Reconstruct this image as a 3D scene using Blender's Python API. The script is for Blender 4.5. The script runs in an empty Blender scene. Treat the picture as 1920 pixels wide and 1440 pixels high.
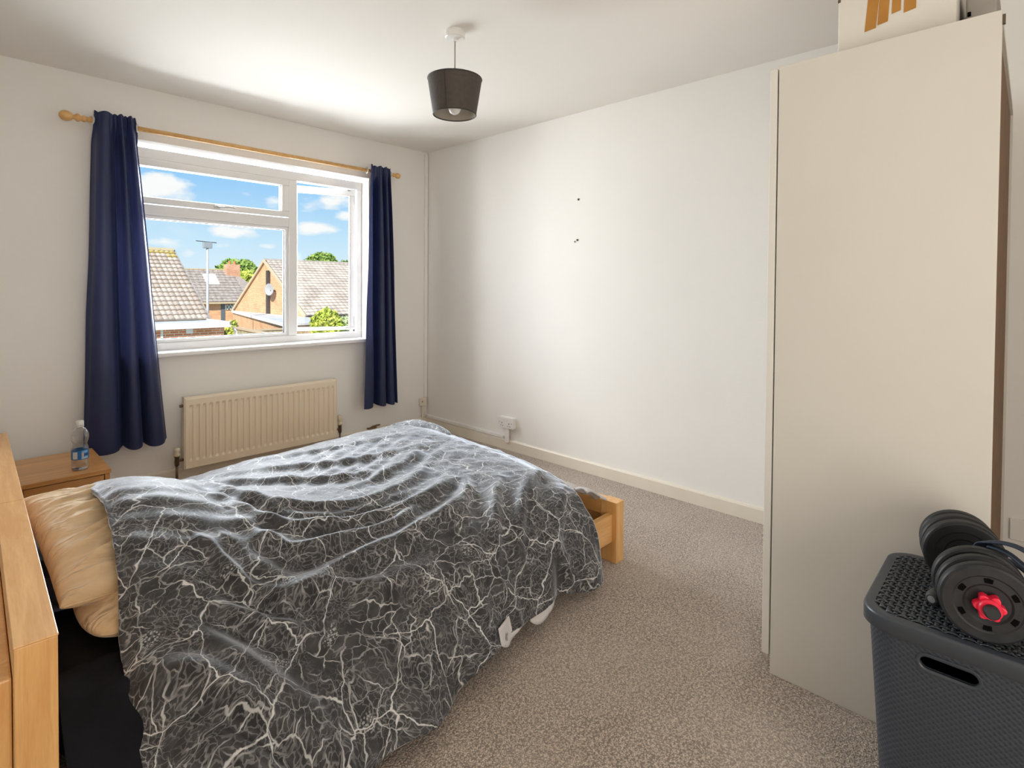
import bpy, bmesh, math, random
import numpy as np
from mathutils import Vector, Matrix
random.seed(7); np.random.seed(7)
S = bpy.context.scene
COL = S.collection
PI = math.pi

# ------------------------------------------------------------------ camera
CAMZ = 1.25
yaw, pitch, roll = .7605, .0188, .0071
F = Vector((math.cos(yaw)*math.cos(pitch), math.sin(yaw)*math.cos(pitch), -math.sin(pitch)))
R0 = Vector((math.sin(yaw), -math.cos(yaw), 0)); U0 = R0.cross(F)
RR = math.cos(roll)*R0 + math.sin(roll)*U0
UU = -math.sin(roll)*R0 + math.cos(roll)*U0
cd = bpy.data.cameras.new('camera'); cam = bpy.data.objects.new('camera', cd); COL.objects.link(cam)
m = Matrix((RR, UU, -F)).transposed().to_4x4(); m.translation = (0, 0, CAMZ)
cam.matrix_world = m
cd.sensor_width = 36; cd.lens = 1025.19/1920*36; cd.shift_y = (558.87-720)/1920; cd.clip_start = .02; cd.clip_end = 500
S.camera = cam

# ------------------------------------------------------------------ exposure, sky, sun, area lights
S.view_settings.view_transform = 'Standard'; S.view_settings.look = 'None'
S.view_settings.exposure = 0.75; S.view_settings.gamma = 1; S.view_settings.use_curve_mapping = False
S.cycles.max_bounces = 8; S.cycles.diffuse_bounces = 5; S.cycles.transparent_max_bounces = 16
S.cycles.use_denoising = True

W = bpy.data.worlds.new('sky'); S.world = W; W.use_nodes = True
nt = W.node_tree; nt.nodes.clear()
def N(t, **k):
    n = nt.nodes.new(t)
    for a, b in k.items(): setattr(n, a, b)
    return n
def wmath(op, a, b=None, c=None, clamp=False):
    n = N('ShaderNodeMath', operation=op); n.use_clamp = clamp
    for i, v in enumerate((a, b, c)):
        if v is None: continue
        if isinstance(v, (int, float)): n.inputs[i].default_value = v
        else: nt.links.new(v, n.inputs[i])
    return n.outputs[0]
tc = N('ShaderNodeTexCoord'); sep = N('ShaderNodeSeparateXYZ'); nt.links.new(tc.outputs['Generated'], sep.inputs[0])
az = wmath('ARCTAN2', sep.outputs[0], sep.outputs[1]); el = wmath('ARCSINE', sep.outputs[2])
ramp = N('ShaderNodeValToRGB'); nt.links.new(wmath('MULTIPLY', el, 1/1.2, clamp=True), ramp.inputs[0])
e = ramp.color_ramp.elements
e[0].position = 0; e[0].color = (.78, .90, 1, 1); e[1].position = .15; e[1].color = (.31, .62, .98, 1)
x = e.new(.06); x.color = (.60, .83, 1, 1)
x = e.new(1); x.color = (.13, .34, .80, 1)
# clouds: soft cumulus heaps in the sky, noise-edged
cv = N('ShaderNodeCombineXYZ'); nt.links.new(az, cv.inputs[0]); nt.links.new(wmath('MULTIPLY', el, 1.9), cv.inputs[1])
no = N('ShaderNodeTexNoise'); no.inputs['Scale'].default_value = 26; no.inputs['Detail'].default_value = 6; no.inputs['Roughness'].default_value = .55
nt.links.new(cv.outputs[0], no.inputs['Vector'])
no2 = N('ShaderNodeTexNoise'); no2.inputs['Scale'].default_value = 4.3; no2.inputs['Detail'].default_value = 7; no2.inputs['Roughness'].default_value = .6
nt.links.new(cv.outputs[0], no2.inputs['Vector'])
mask = None
for a0, e0, sa, se, st in [(.238, .150, .050, .025, 1.25), (.337, .0885, .044, .0125, 1.1), (.466, .100, .040, .014, 1.15), (.490, .147, .05, .020, .75),
                           (.513, .124, .022, .010, .85), (.250, .068, .042, .011, .62), (.402, .141, .020, .012, .7), (.300, .052, .04, .008, .4), (.39, .066, .02, .006, .45)]:
    d1 = wmath('DIVIDE', wmath('SUBTRACT', az, a0), sa); d2 = wmath('DIVIDE', wmath('SUBTRACT', el, e0), se)
    r = wmath('SQRT', wmath('ADD', wmath('MULTIPLY', d1, d1), wmath('MULTIPLY', d2, d2)))
    b = wmath('MULTIPLY', wmath('SUBTRACT', 1.15, r, clamp=True), st)
    mask = b if mask is None else wmath('MAXIMUM', mask, b)
cl = wmath('ADD', mask, wmath('MULTIPLY', wmath('SUBTRACT', no.outputs['Fac'], .5), 1.7))
gen = wmath('MULTIPLY', wmath('SUBTRACT', no2.outputs['Fac'], .56), 2.2, clamp=True)
cl = wmath('SMOOTH_MIN', wmath('MAXIMUM', wmath('MULTIPLY', wmath('SUBTRACT', cl, .22), 1.9), wmath('MULTIPLY', gen, .8)), 1.0, .1, clamp=True)
cl = wmath('MULTIPLY', cl, wmath('MULTIPLY', wmath('ADD', el, .0), 40, clamp=True))
mx = N('ShaderNodeMix', data_type='RGBA'); nt.links.new(cl, mx.inputs[0]); nt.links.new(ramp.outputs[0], mx.inputs[6]); mx.inputs[7].default_value = (1.0, 1.0, 1.0, 1)
bg = N('ShaderNodeBackground'); nt.links.new(mx.outputs[2], bg.inputs[0]); bg.inputs[1].default_value = .60
wo = N('ShaderNodeOutputWorld'); nt.links.new(bg.outputs[0], wo.inputs[0])

def lamp(name, kind, loc, direction, energy, color, **k):
    l = bpy.data.lights.new(name, kind); o = bpy.data.objects.new(name, l); COL.objects.link(o)
    o.location = loc; o.rotation_euler = Vector(direction).to_track_quat('-Z', 'Y').to_euler()
    l.energy = energy; l.color = color
    for a, b in k.items(): setattr(l, a, b)
    return o
lamp('sun', 'SUN', (0, 0, 20), (.74, .58, -.72), 4.2, (1, .93, .82), angle=.02)
# daylight entering through the window and an added fill lamp, unseen behind the camera
lamp('window_daylight', 'AREA', (1.58, 4.42, 1.62), (.12, -1, -.38), 116, (.91, .95, 1.0), shape='RECTANGLE', size=1.75, size_y=1.30, specular_factor=.1)
lamp('added_fill', 'AREA', (.17, -1.27, 1.05), (.35, 1, .62), 19, (1, .92, .82), shape='RECTANGLE', size=.85, size_y=1.9, specular_factor=.6)

# ------------------------------------------------------------------ material helpers
def mat(name, color=(.8, .8, .8), rough=.5, metal=0, **kw):
    m = bpy.data.materials.new(name); m.use_nodes = True
    b = m.node_tree.nodes['Principled BSDF']
    b.inputs['Base Color'].default_value = (*color, 1); b.inputs['Roughness'].default_value = rough; b.inputs['Metallic'].default_value = metal
    for k, v in kw.items(): b.inputs[k].default_value = v
    return m
class NT:
    def __init__(s, m): s.t = m.node_tree; s.b = s.t.nodes['Principled BSDF']
    def n(s, typ, **k):
        n = s.t.nodes.new(typ)
        for a, b in k.items():
            if a.startswith('i_'):
                n.inputs[a[2:].replace('_', ' ')].default_value = b
            else: setattr(n, a, b)
        return n
    def l(s, a, b): s.t.links.new(a, b)
    def math(s, op, a, b=None, clamp=False):
        n = s.n('ShaderNodeMath', operation=op); n.use_clamp = clamp
        for i, v in enumerate((a, b)):
            if v is None: continue
            if isinstance(v, (int, float)): n.inputs[i].default_value = v
            else: s.l(v, n.inputs[i])
        return n.outputs[0]
    def mix(s, f, a, b):
        n = s.n('ShaderNodeMix', data_type='RGBA')
        for i, v in ((0, f), (6, a), (7, b)):
            if isinstance(v, (int, float)): n.inputs[i].default_value = v
            elif isinstance(v, tuple): n.inputs[i].default_value = (*v, 1)
            else: s.l(v, n.inputs[i])
        return n.outputs[2]
    def sstep(s, v, lo, hi):
        n = s.n('ShaderNodeMapRange', interpolation_type='SMOOTHSTEP'); s.l(v, n.inputs[0]); n.inputs[1].default_value = lo; n.inputs[2].default_value = hi
        return n.outputs[0]
    def bump(s, h, strength=.3, dist=.01):
        n = s.n('ShaderNodeBump'); n.inputs['Strength'].default_value = strength; n.inputs['Distance'].default_value = dist
        s.l(h, n.inputs['Height']); s.l(n.outputs[0], s.b.inputs['Normal'])
    def coord(s, which='Object', scale=(1, 1, 1)):
        t = s.n('ShaderNodeTexCoord'); mp = s.n('ShaderNodeMapping'); mp.inputs['Scale'].default_value = scale
        s.l(t.outputs[which], mp.inputs[0]); return mp.outputs[0]
    def noise(s, vec, scale, detail=4, rough=.5):
        n = s.n('ShaderNodeTexNoise'); n.inputs['Scale'].default_value = scale; n.inputs['Detail'].default_value = detail; n.inputs['Roughness'].default_value = rough
        s.l(vec, n.inputs['Vector']); return n
def noisy(name, c1, c2, scale, rough=.6, bump=0, bscale=None, vs=(1, 1, 1), lo=.35, hi=.65, dist=.002, **kw):
    m = mat(name, c1, rough, **kw); t = NT(m); v = t.coord('Object', vs)
    f = t.sstep(t.noise(v, scale).outputs['Fac'], lo, hi)
    t.l(t.mix(f, c1, c2), t.b.inputs['Base Color'])
    if bump: t.bump(t.noise(v, bscale or scale).outputs['Fac'], bump, dist)
    return m
M_wall = noisy('wall_paint', (.85, .825, .785), (.83, .805, .765), 1.3, .75, .25, 130, dist=.0015)
M_ceil = noisy('ceiling_paint', (.84, .80, .745), (.82, .78, .725), 1.1, .8, .12, 90, dist=.001)
M_gloss = noisy('cream_gloss_paint', (.78, .71, .60), (.75, .68, .57), 6, .35)
M_upvc = mat('white_plastic_frame', (.86, .85, .84), .3)
M_white = mat('white_plastic', (.82, .80, .77), .35)
M_shutgrey = mat('grey_gasket', (.12, .12, .13), .6)
M_chrome = mat('chrome', (.7, .7, .7), .25, 1)
M_black = mat('black_hole', (.003, .003, .003), .9, **{'Specular IOR Level': .05})

def carpet():
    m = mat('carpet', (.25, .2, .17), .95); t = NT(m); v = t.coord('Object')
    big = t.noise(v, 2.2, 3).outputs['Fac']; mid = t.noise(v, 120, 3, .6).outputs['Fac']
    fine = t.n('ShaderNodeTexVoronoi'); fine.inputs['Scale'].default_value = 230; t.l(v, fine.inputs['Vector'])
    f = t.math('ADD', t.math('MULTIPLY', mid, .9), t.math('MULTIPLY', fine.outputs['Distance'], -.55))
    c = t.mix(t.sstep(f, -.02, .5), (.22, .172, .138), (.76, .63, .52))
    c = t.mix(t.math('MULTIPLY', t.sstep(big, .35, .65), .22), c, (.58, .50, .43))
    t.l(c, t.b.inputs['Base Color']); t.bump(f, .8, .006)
    t.b.inputs['Sheen Weight'].default_value = .2
    return m
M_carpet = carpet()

def wood(name, c1, c2, axis, rough=.38):
    m = mat(name, c1, rough); t = NT(m)
    sc = [9, 9, 9]; sc[axis] = .7
    v = t.coord('Object', tuple(sc))
    n = t.noise(v, 3.2, 6, .6); n.inputs['Distortion'].default_value = .6
    fine = t.noise(v, 26, 3, .6)
    f = t.math('ADD', t.math('MULTIPLY', n.outputs['Fac'], .75), t.math('MULTIPLY', fine.outputs['Fac'], .25))
    t.l(t.mix(t.sstep(f, .36, .66), c1, c2), t.b.inputs['Base Color']); t.bump(fine.outputs['Fac'], .06, .001)
    t.b.inputs['Coat Weight'].default_value = .25; t.b.inputs['Coat Roughness'].default_value = .3
    return m
OAK1, OAK2 = (.66, .33, .105), (.80, .47, .18)
M_oakx, M_oaky, M_oakz = (wood('oak_'+n, OAK1, OAK2, i) for i, n in enumerate('xyz'))
M_oaklight = wood('oak_lit_edge', (.72, .45, .20), (.82, .56, .28), 1)
M_nsx = wood('nightstand_veneer', (.52, .24, .07), (.68, .36, .13), 0)
M_pine = noisy('pine', (.66, .36, .12), (.74, .44, .17), 30, .4)

def glass_mat():
    m = bpy.data.materials.new('window_glass'); m.use_nodes = True; t = m.node_tree; t.nodes.clear()
    o = t.nodes.new('ShaderNodeOutputMaterial'); mx = t.nodes.new('ShaderNodeMixShader'); tr = t.nodes.new('ShaderNodeBsdfTransparent')
    gl = t.nodes.new('ShaderNodeBsdfGlossy'); gl.inputs['Roughness'].default_value = .02; tr.inputs[0].default_value = (.98, .99, .985, 1)
    fr = t.nodes.new('ShaderNodeFresnel'); fr.inputs[0].default_value = 1.25
    t.links.new(fr.outputs[0], mx.inputs[0]); t.links.new(tr.outputs[0], mx.inputs[1]); t.links.new(gl.outputs[0], mx.inputs[2]); t.links.new(mx.outputs[0], o.inputs[0])
    return m
M_glass = glass_mat()

# ------------------------------------------------------------------ mesh helpers
class MB:
    def __init__(s): s.bm = bmesh.new()
    def box(s, lo, hi):
        lo, hi = Vector(lo), Vector(hi)
        vs = [s.bm.verts.new((hi.x if i & 1 else lo.x, hi.y if i & 2 else lo.y, hi.z if i & 4 else lo.z)) for i in range(8)]
        for f in ((0, 2, 3, 1), (4, 5, 7, 6), (0, 1, 5, 4), (2, 6, 7, 3), (0, 4, 6, 2), (1, 3, 7, 5)): s.bm.faces.new([vs[i] for i in f])
        return s
    def prism(s, pts, a, b):            # polygon pts (3D) swept from offset a to offset b (vectors)
        a, b = Vector(a), Vector(b)
        p = [s.bm.verts.new(Vector(q)+a) for q in pts]; r = [s.bm.verts.new(Vector(q)+b) for q in pts]; n = len(pts)
        s.bm.faces.new(p); s.bm.faces.new(r[::-1])
        for i in range(n): s.bm.faces.new((p[i], r[i], r[(i+1) % n], p[(i+1) % n]))
        bmesh.ops.recalc_face_normals(s.bm, faces=s.bm.faces[:]); return s
    def tube(s, pts, r, seg=10, cap=True):
        pts = [Vector(p) for p in pts]; rings = []
        rs = r if isinstance(r, (list, tuple)) else [r]*len(pts)
        ref = None
        for i, p in enumerate(pts):
            d = (pts[min(i+1, len(pts)-1)] - pts[max(i-1, 0)]).normalized()
            if ref is None or abs(ref.dot(d)) > .98: ref = Vector((0, 0, 1)) if abs(d.z) < .9 else Vector((1, 0, 0))
            a = d.cross(ref).normalized(); b = d.cross(a)
            rings.append([s.bm.verts.new(p + rs[i]*(math.cos(2*PI*k/seg)*a + math.sin(2*PI*k/seg)*b)) for k in range(seg)])
        for A, B in zip(rings, rings[1:]):
            for k in range(seg): s.bm.faces.new((A[k], A[(k+1) % seg], B[(k+1) % seg], B[k]))
        if cap: s.bm.faces.new(rings[0][::-1]); s.bm.faces.new(rings[-1])
        bmesh.ops.recalc_face_normals(s.bm, faces=s.bm.faces[:]); return s
    def lathe(s, prof, seg=32, axis='z', closed=False, M=None):
        rings = []
        for r, h in prof:
            ring = []
            for k in range(seg):
                a = 2*PI*k/seg; c, d = r*math.cos(a), r*math.sin(a)
                p = Vector({'z': (c, d, h), 'x': (h, c, d), 'y': (c, h, d)}[axis])
                ring.append(s.bm.verts.new(M @ p if M else p))
            rings.append(ring)
        for A, B in zip(rings, rings[1:]):
            for k in range(seg): s.bm.faces.new((A[k], A[(k+1) % seg], B[(k+1) % seg], B[k]))
        if closed:
            for k in range(seg): s.bm.faces.new((rings[-1][k], rings[-1][(k+1) % seg], rings[0][(k+1) % seg], rings[0][k]))
        else:
            if prof[0][0] > 1e-5: s.bm.faces.new(rings[0][::-1])
            if prof[-1][0] > 1e-5: s.bm.faces.new(rings[-1])
        bmesh.ops.remove_doubles(s.bm, verts=s.bm.verts[:], dist=1e-6)
        bmesh.ops.recalc_face_normals(s.bm, faces=s.bm.faces[:]); return s
    def build(s, name, m, parent=None, bevel=0, smooth=False, seg=2, sub=0):
        me = bpy.data.meshes.new(name); s.bm.to_mesh(me); s.bm.free()
        return link(name, me, m, parent, bevel, smooth, seg, sub)
def link(name, me, m, parent=None, bevel=0, smooth=False, seg=2, sub=0):
    if m and not me.materials: me.materials.append(m)
    o = bpy.data.objects.new(name, me); COL.objects.link(o)
    if smooth: me.polygons.foreach_set('use_smooth', [True]*len(me.polygons))
    if bevel:
        b = o.modifiers.new('bevel', 'BEVEL'); b.width = bevel; b.segments = seg; b.limit_method = 'ANGLE'; b.harden_normals = False
    if sub:
        d = o.modifiers.new('sub', 'SUBSURF'); d.levels = sub; d.render_levels = sub
    if parent: o.parent = parent; o.matrix_parent_inverse = Matrix.Identity(4); o.location = -parent.location if parent.get('_world') else (0, 0, 0)
    return o
def smooth_by_angle(o, ang=.6):
    me = o.data
    bm = bmesh.new(); bm.from_mesh(me)
    for f in bm.faces: f.smooth = True
    for ed in bm.edges:
        if len(ed.link_faces) == 2 and ed.calc_face_angle(0) > ang: ed.smooth = False
    bm.to_mesh(me); bm.free(); return o
def tag(o, label, cat, group=None, kind=None):
    o['label'] = label; o['category'] = cat
    if group: o['group'] = group
    if kind: o['kind'] = kind
    return o
def thing(name, label, cat, loc=(0, 0, 0), group=None):
    """an Empty at the thing's base; its parts are modelled in world coordinates and shifted back"""
    o = bpy.data.objects.new(name, None); COL.objects.link(o); o.location = loc; o['_world'] = 1; o.empty_display_size = .1
    return tag(o, label, cat, group)
def struct(o, label=None, cat=None):
    o['kind'] = 'structure'
    if label: o['label'] = label
    if cat: o['category'] = cat
    return o
def dup(root, delta, label=None, group=None):
    r = root.copy(); COL.objects.link(r); r.location = root.location + Vector(delta)
    if label: r['label'] = label
    for ch in list(root.children):
        c = ch.copy(); COL.objects.link(c); c.parent = r
        for g in list(ch.children):
            d = g.copy(); COL.objects.link(d); d.parent = c
    return r
def grid_mesh(name, P, uv=None, closed_u=False):
    """P: array (nu,nv,3)"""
    nu, nv = P.shape[:2]
    verts = P.reshape(-1, 3).tolist()
    faces = []
    for i in range(nu-1 if not closed_u else nu):
        i2 = (i+1) % nu
        for j in range(nv-1): faces.append((i*nv+j, i2*nv+j, i2*nv+j+1, i*nv+j+1))
    me = bpy.data.meshes.new(name); me.from_pydata(verts, [], faces); me.update()
    if uv is not None:
        l = me.uv_layers.new(name='UVMap'); idx = np.empty(len(me.loops), int); me.loops.foreach_get('vertex_index', idx)
        l.data.foreach_set('uv', uv.reshape(-1, 2)[idx].astype(np.float32).ravel())
    me.polygons.foreach_set('use_smooth', [True]*len(me.polygons))
    return me
def vnoise(x, y, seed=0):
    xi, yi = np.floor(x).astype(int), np.floor(y).astype(int); fx, fy = x-xi, y-yi
    fx = fx*fx*(3-2*fx); fy = fy*fy*(3-2*fy)
    def h(a, b):
        n = np.sin(a*127.1 + b*311.7 + seed*74.7)*43758.5453; return n - np.floor(n)
    return (h(xi, yi)*(1-fx)+h(xi+1, yi)*fx)*(1-fy) + (h(xi, yi+1)*(1-fx)+h(xi+1, yi+1)*fx)*fy - .5

# ------------------------------------------------------------------ room shell
RX, WY, H = 3.034, 3.942, 2.45          # right wall, window wall, ceiling
LX, NY = -.32, -1.30                      # left wall, near wall (behind the camera)
OX0, OX1, OZ0, OZ1 = .72, 2.437, .80, 2.135   # window opening
T = .30
struct(MB().box((LX-.3, -2.1, -.12), (RX+.3, WY+.02, 0)).build('floor', M_carpet), 'brown-grey twist pile carpet across the bedroom floor')
struct(MB().box((LX-.3, -2.1, H), (RX+.3, WY+T, H+.15)).build('ceiling', M_ceil), 'off-white plaster ceiling above the bed')
w = MB(); w.box((LX-.3, WY, 0), (OX0, WY+T, H)).box((OX1, WY, 0), (RX+.3, WY+T, H)).box((OX0, WY, 0), (OX1, WY+T, OZ0)).box((OX0, WY, OZ1), (OX1, WY+T, H))
struct(w.build('wall_back', M_wall), 'off-white wall holding the window and radiator')
struct(MB().box((RX, -2.1, 0), (RX+.3, WY, H)).build('wall_right', M_wall), 'off-white long wall with the double socket')
struct(MB().box((LX-.3, -2.1, 0), (LX, WY, H)).build('wall_left', M_wall), 'off-white wall behind the headboard')
w = MB(); w.box((LX, NY-.1, 0), (-.28, NY, H)).box((.62, NY-.1, 0), (RX, NY, H)).box((-.28, NY-.1, 2.05), (.62, NY, H))
struct(w.build('wall_front', M_wall), 'off-white wall with the doorway, behind the wardrobe')
struct(MB().box((LX-.3, -2.2, -.12), (RX+.3, -2.1, H)).build('wall_light_block', M_wall), 'off-white unseen wall added beyond the doorway to block sun and sky')  # added out of view to keep sun and sky from entering behind the camera
def skirting(name, a, b, n, h=.083, t=.016):
    a, b, n = Vector(a), Vector(b), Vector(n)
    prof = [(0, 0), (t, 0), (t, h-.012), (t-.005, h-.004), (t-.010, h), (0, h)]
    return MB().prism([a + n*p + Vector((0, 0, q)) for p, q in prof], (0, 0, 0), b-a).build(name, M_gloss)
struct(skirting('baseboard_back', (LX, WY, 0), (RX-.016, WY, 0), (0, -1, 0)), 'cream gloss skirting board under the radiator')
struct(skirting('baseboard_right', (RX, NY, 0), (RX, WY, 0), (-1, 0, 0)), 'cream gloss skirting board along the socket wall')
# window sill
s = MB().box((OX0, WY-.005, OZ0), (OX1, WY+.12, OZ0+.030)); s.box((OX0-.03, WY-.045, OZ0), (OX1+.03, WY-.003, OZ0+.030))
struct(s.build('trim_1', M_upvc, bevel=.010, seg=3), 'white window sill board with a rounded nose')

# ------------------------------------------------------------------ window
FY0, FY1 = 4.05, 4.12                     # frame front and back faces
win = thing('window_1', 'white plastic casement window with its right casement open', 'window', (1.58, 4.05, .82)); win['kind'] = 'structure'
def bar(x0, x1, z0, z1, y0=FY0, y1=FY1): return MB().box((x0, y0, z0), (x1, y1, z1))
FX0, FX1, FZ0, FZ1 = .725, 2.436, .828, 2.115
fr = MB()
for x0, x1, z0, z1 in ((FX0, FX1, FZ0, .878), (FX0, FX1, 2.049, FZ1), (FX0, FX0+.05, .878, 2.049), (2.392, FX1, .878, 2.049)): fr.box((x0, FY0, z0), (x1, FY1, z1))
fr.build('window_frame', M_upvc, win, .004)
bar(1.822, 1.888, .878, 2.049).build('mullion', M_upvc, win, .006)
bar(FX0+.05, 1.822, 1.695, 1.762).build('transom', M_upvc, win, .006)
def bead(x0, x1, z0, z1, name='glazing_bead', y=FY0+.012, wd=.022, mt=None, d=.03):
    b = MB()
    for a in ((x0, x1, z0, z0+wd), (x0, x1, z1-wd, z1), (x0, x0+wd, z0+wd, z1-wd), (x1-wd, x1, z0+wd, z1-wd)): b.box((a[0], y, a[2]), (a[1], y+d, a[3]))
    return b.build(name, mt or M_upvc, win, .004)
bead(FX0+.05, 1.822, .878, 1.695)
bead(FX0+.072, 1.80, .900, 1.673, 'gasket', FY0+.03, .004, M_shutgrey, .02)
# top opening light, shut
sx0, sx1, sz0, sz1 = FX0+.052, 1.820, 1.766, 2.047
b = MB()
for a in ((sx0, sx1, sz0, sz0+.042), (sx0, sx1, sz1-.048, sz1), (sx0, sx0+.054, sz0+.042, sz1-.048), (sx1-.054, sx1, sz0+.042, sz1-.048)): b.box((a[0], FY0-.012, a[2]), (a[1], FY0+.05, a[3]))
b.build('top_sash', M_upvc, win, .007)
bead(sx0+.050, sx1-.050, sz0+.038, sz1-.044, 'gasket', FY0+.004, .006, M_shutgrey, .02)
MB().box((sx0+.05, FY0+.024, sz0+.04), (sx1-.05, FY0+.030, sz1-.04)).build('pane', M_glass, win)
MB().box((FX0+.06, FY0+.036, .89), (1.81, FY0+.042, 1.685)).build('pane', M_glass, win)
h = MB().box((1.30, FY0-.030, sz0+.012), (1.335, FY0-.010, sz0+.030)); h.tube([(1.318, FY0-.034, sz0+.022), (1.36, FY0-.046, sz0+.024), (1.425, FY0-.046, sz0+.022)], [.009, .008, .006], 8)
h.build('window_handle', M_chrome, win, .003)
# right casement swung outwards on its hinge
ang = math.radians(20)
cw, chh = .505, 1.171
hx, hy, hz = 2.398, FY1-.045, .876
def casement(parts):
    for o in parts:
        o.matrix_world = Matrix.Translation((hx, hy, hz)) @ Matrix.Rotation(-ang, 4, 'Z')
        mw = o.matrix_world.copy(); o.parent = win; o.matrix_parent_inverse = Matrix.Identity(4)
        o.matrix_basis = Matrix.Translation(-win.location) @ mw
b = MB()
for a in ((-cw, 0, .018, .042), (-cw, 0, chh-.046, chh), (-cw, -cw+.05, .042, chh-.046), (-.05, 0, .042, chh-.046)): b.box((a[0], 0, a[2]), (a[1], .055, a[3]))
sash = b.build('casement_sash', M_upvc, None, .006)
cp = MB().box((-cw+.04, .026, .03), (-.04, .032, chh-.04)).build('pane', M_glass)
cg = MB()
for a in ((-cw+.046, -.046, .036, .042), (-cw+.046, -.046, chh-.05, chh-.044), (-cw+.046, -cw+.052, .042, chh-.05), (-.052, -.046, .042, chh-.05)): cg.box((a[0], -.002, a[2]), (a[1], .003, a[3]))
cgo = cg.build('gasket', M_gloss)
casement([sash, cp, cgo])
for lo, hi in (((2.330, FY0+.04, 2.036), (2.392, FY0+.055, 2.047)), ((2.383, FY0+.02, 1.93), (2.393, FY0+.05, 2.0)), ((2.383, FY0+.02, .93), (2.393, FY0+.05, 1.0))): MB().box(lo, hi).build('hinge', M_chrome, win)
MB().box((2.384, FY0+.034, .878), (2.392, FY0+.044, 2.047)).build('gasket', M_shutgrey, win)

# ------------------------------------------------------------------ radiator
def radiator():
    x0, x1, z0, z1, y = 1.066, 2.100, .090, .545, 3.842
    t = thing('radiator', 'cream panel radiator with vertical flutes below the window', 'radiator', (1.58, 3.88, z0))
    M_rad = mat('radiator_enamel', (.80, .69, .53), .4)
    n = 26; px = (x1-x0-.03)/n
    xs = [x0, x0+.004]; d = [.006, 0]
    for i in range(n):
        a = x0+.015+i*px
        xs += [a+.18*px, a+.34*px, a+.66*px, a+.82*px]; d += [0, .009, .009, 0]
    xs += [x1-.004, x1]; d += [0, .006]
    zs = [z0, z0+.003, z0+.045, z0+.062, z1-.066, z1-.050, z1-.016, z1-.008, z1]
    k = [0, 0, 0, 1, 1, 0, 0, 0, 0]; zoff = [.006, 0, 0, 0, 0, 0, 0, .005, .016]
    P = np.array([[(x, y + d_*kk if 0 < i < len(xs)-1 else y+.006, z) for kk, z in zip(k, zs)] for i, (x, d_) in enumerate(zip(xs, d))])
    for j, zo in enumerate(zoff): P[:, j, 1] = np.maximum(P[:, j, 1], y+zo) if zo else P[:, j, 1]
    me = grid_mesh('panel', P); me.polygons.foreach_set('use_smooth', [False]*len(me.polygons))
    link('front_panel', me, M_rad, t)
    MB().box((x0+.006, y+.016, z0+.004), (x1-.006, y+.030, z1-.002)).build('water_channel', M_rad, t)
    for xa in (x0-.004, x1): MB().box((xa, y+.004, z0), (xa+.004, y+.05, z1)).build('side_panel', M_rad, t)
    MB().box((x0+.02, y+.03, z0+.03), (x1-.02, y+.062, z1-.03)).build('convector_fins', M_rad, t)
    MB().tube([(x0-.022, y+.030, z1-.055), (x0, y+.030, z1-.055)], .009, 10).build('bleed_plug', mat('dull_brass', (.20, .14, .09), .4, .8), t)
    for xx in (1.30, 1.86): MB().box((xx-.02, y+.06, z0+.08), (xx+.02, WY-.012, z1-.06)).build('bracket', M_rad, t)
    M_cap = mat('valve_cap_plastic', (.72, .62, .47), .4); M_br = mat('aged_brass', (.17, .11, .07), .35, .8)
    for sgn, xe, lab in ((-1, x0, 0), (1, x1, 1)):
        xv = xe + sgn*.040; yv = y+.024; zv = .150
        v = MB().lathe([(.010, zv-.03), (.012, zv-.03), (.014, zv-.01), (.012, zv+.02), (.016, zv+.024), (.016, zv+.03), (.001, zv+.03)], 16)
        v.bm.transform(Matrix.Translation((xv, yv, 0))); v.tube([(xv, yv, zv), (xe, yv, zv)], .009, 10); vv = v.build('valve', M_br, t, smooth=True)
        top = .052 if lab == 0 else .075
        c = MB().lathe([(.001, zv+.03), (.017, zv+.03), (.018, zv+.044), (.012, zv+.054), (.017, zv+.06), (.017, zv+.03+top-.006), (.012, zv+.03+top), (.001, zv+.03+top)], 20)
        c.bm.transform(Matrix.Translation((xv, yv, 0))); c.build('valve_cap', M_cap, vv, smooth=True)
        MB().tube([(xv, yv, zv-.03), (xv, yv, .0)], .0075, 10).build('pipe', M_br, t, smooth=True)
radiator()

# ------------------------------------------------------------------ curtains and pole
def curtain_pole():
    z, y = 2.176, 3.852
    t = thing('curtain_pole', 'pale wooden curtain pole with turned ball finials above the window', 'curtain pole', (1.58, y, z))
    MB().tube([(.58, y, z), (2.585, y, z)], .014, 20).build('pole', M_pine, t, smooth=True)
    prof = [(.014, 0), (.018, .004), (.018, .012), (.013, .018), (.013, .022), (.022, .032), (.022, .040), (.012, .050), (.012, .056), (.022, .064), (.028, .078), (.029, .090), (.024, .106), (.012, .116), (.001, .118)]
    for sg, xx in ((-1, .58), (1, 2.585)):
        f = 1 if sg < 0 else .8
        MB().lathe([(r*f, xx+sg*hh*f) for r, hh in prof], 24, 'x', M=Matrix.Translation((0, y, z))).build('finial', M_pine, t, smooth=True)
    for xx in (.70, 2.50):
        b = MB().tube([(xx, WY, z), (xx, y+.01, z)], .011, 12); b.lathe([(.03, WY-.012), (.03, WY), (.001, WY)], 20, 'y', M=Matrix.Translation((xx, 0, z)))
        b.build('bracket', M_pine, t, smooth=False)
curtain_pole()

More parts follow.
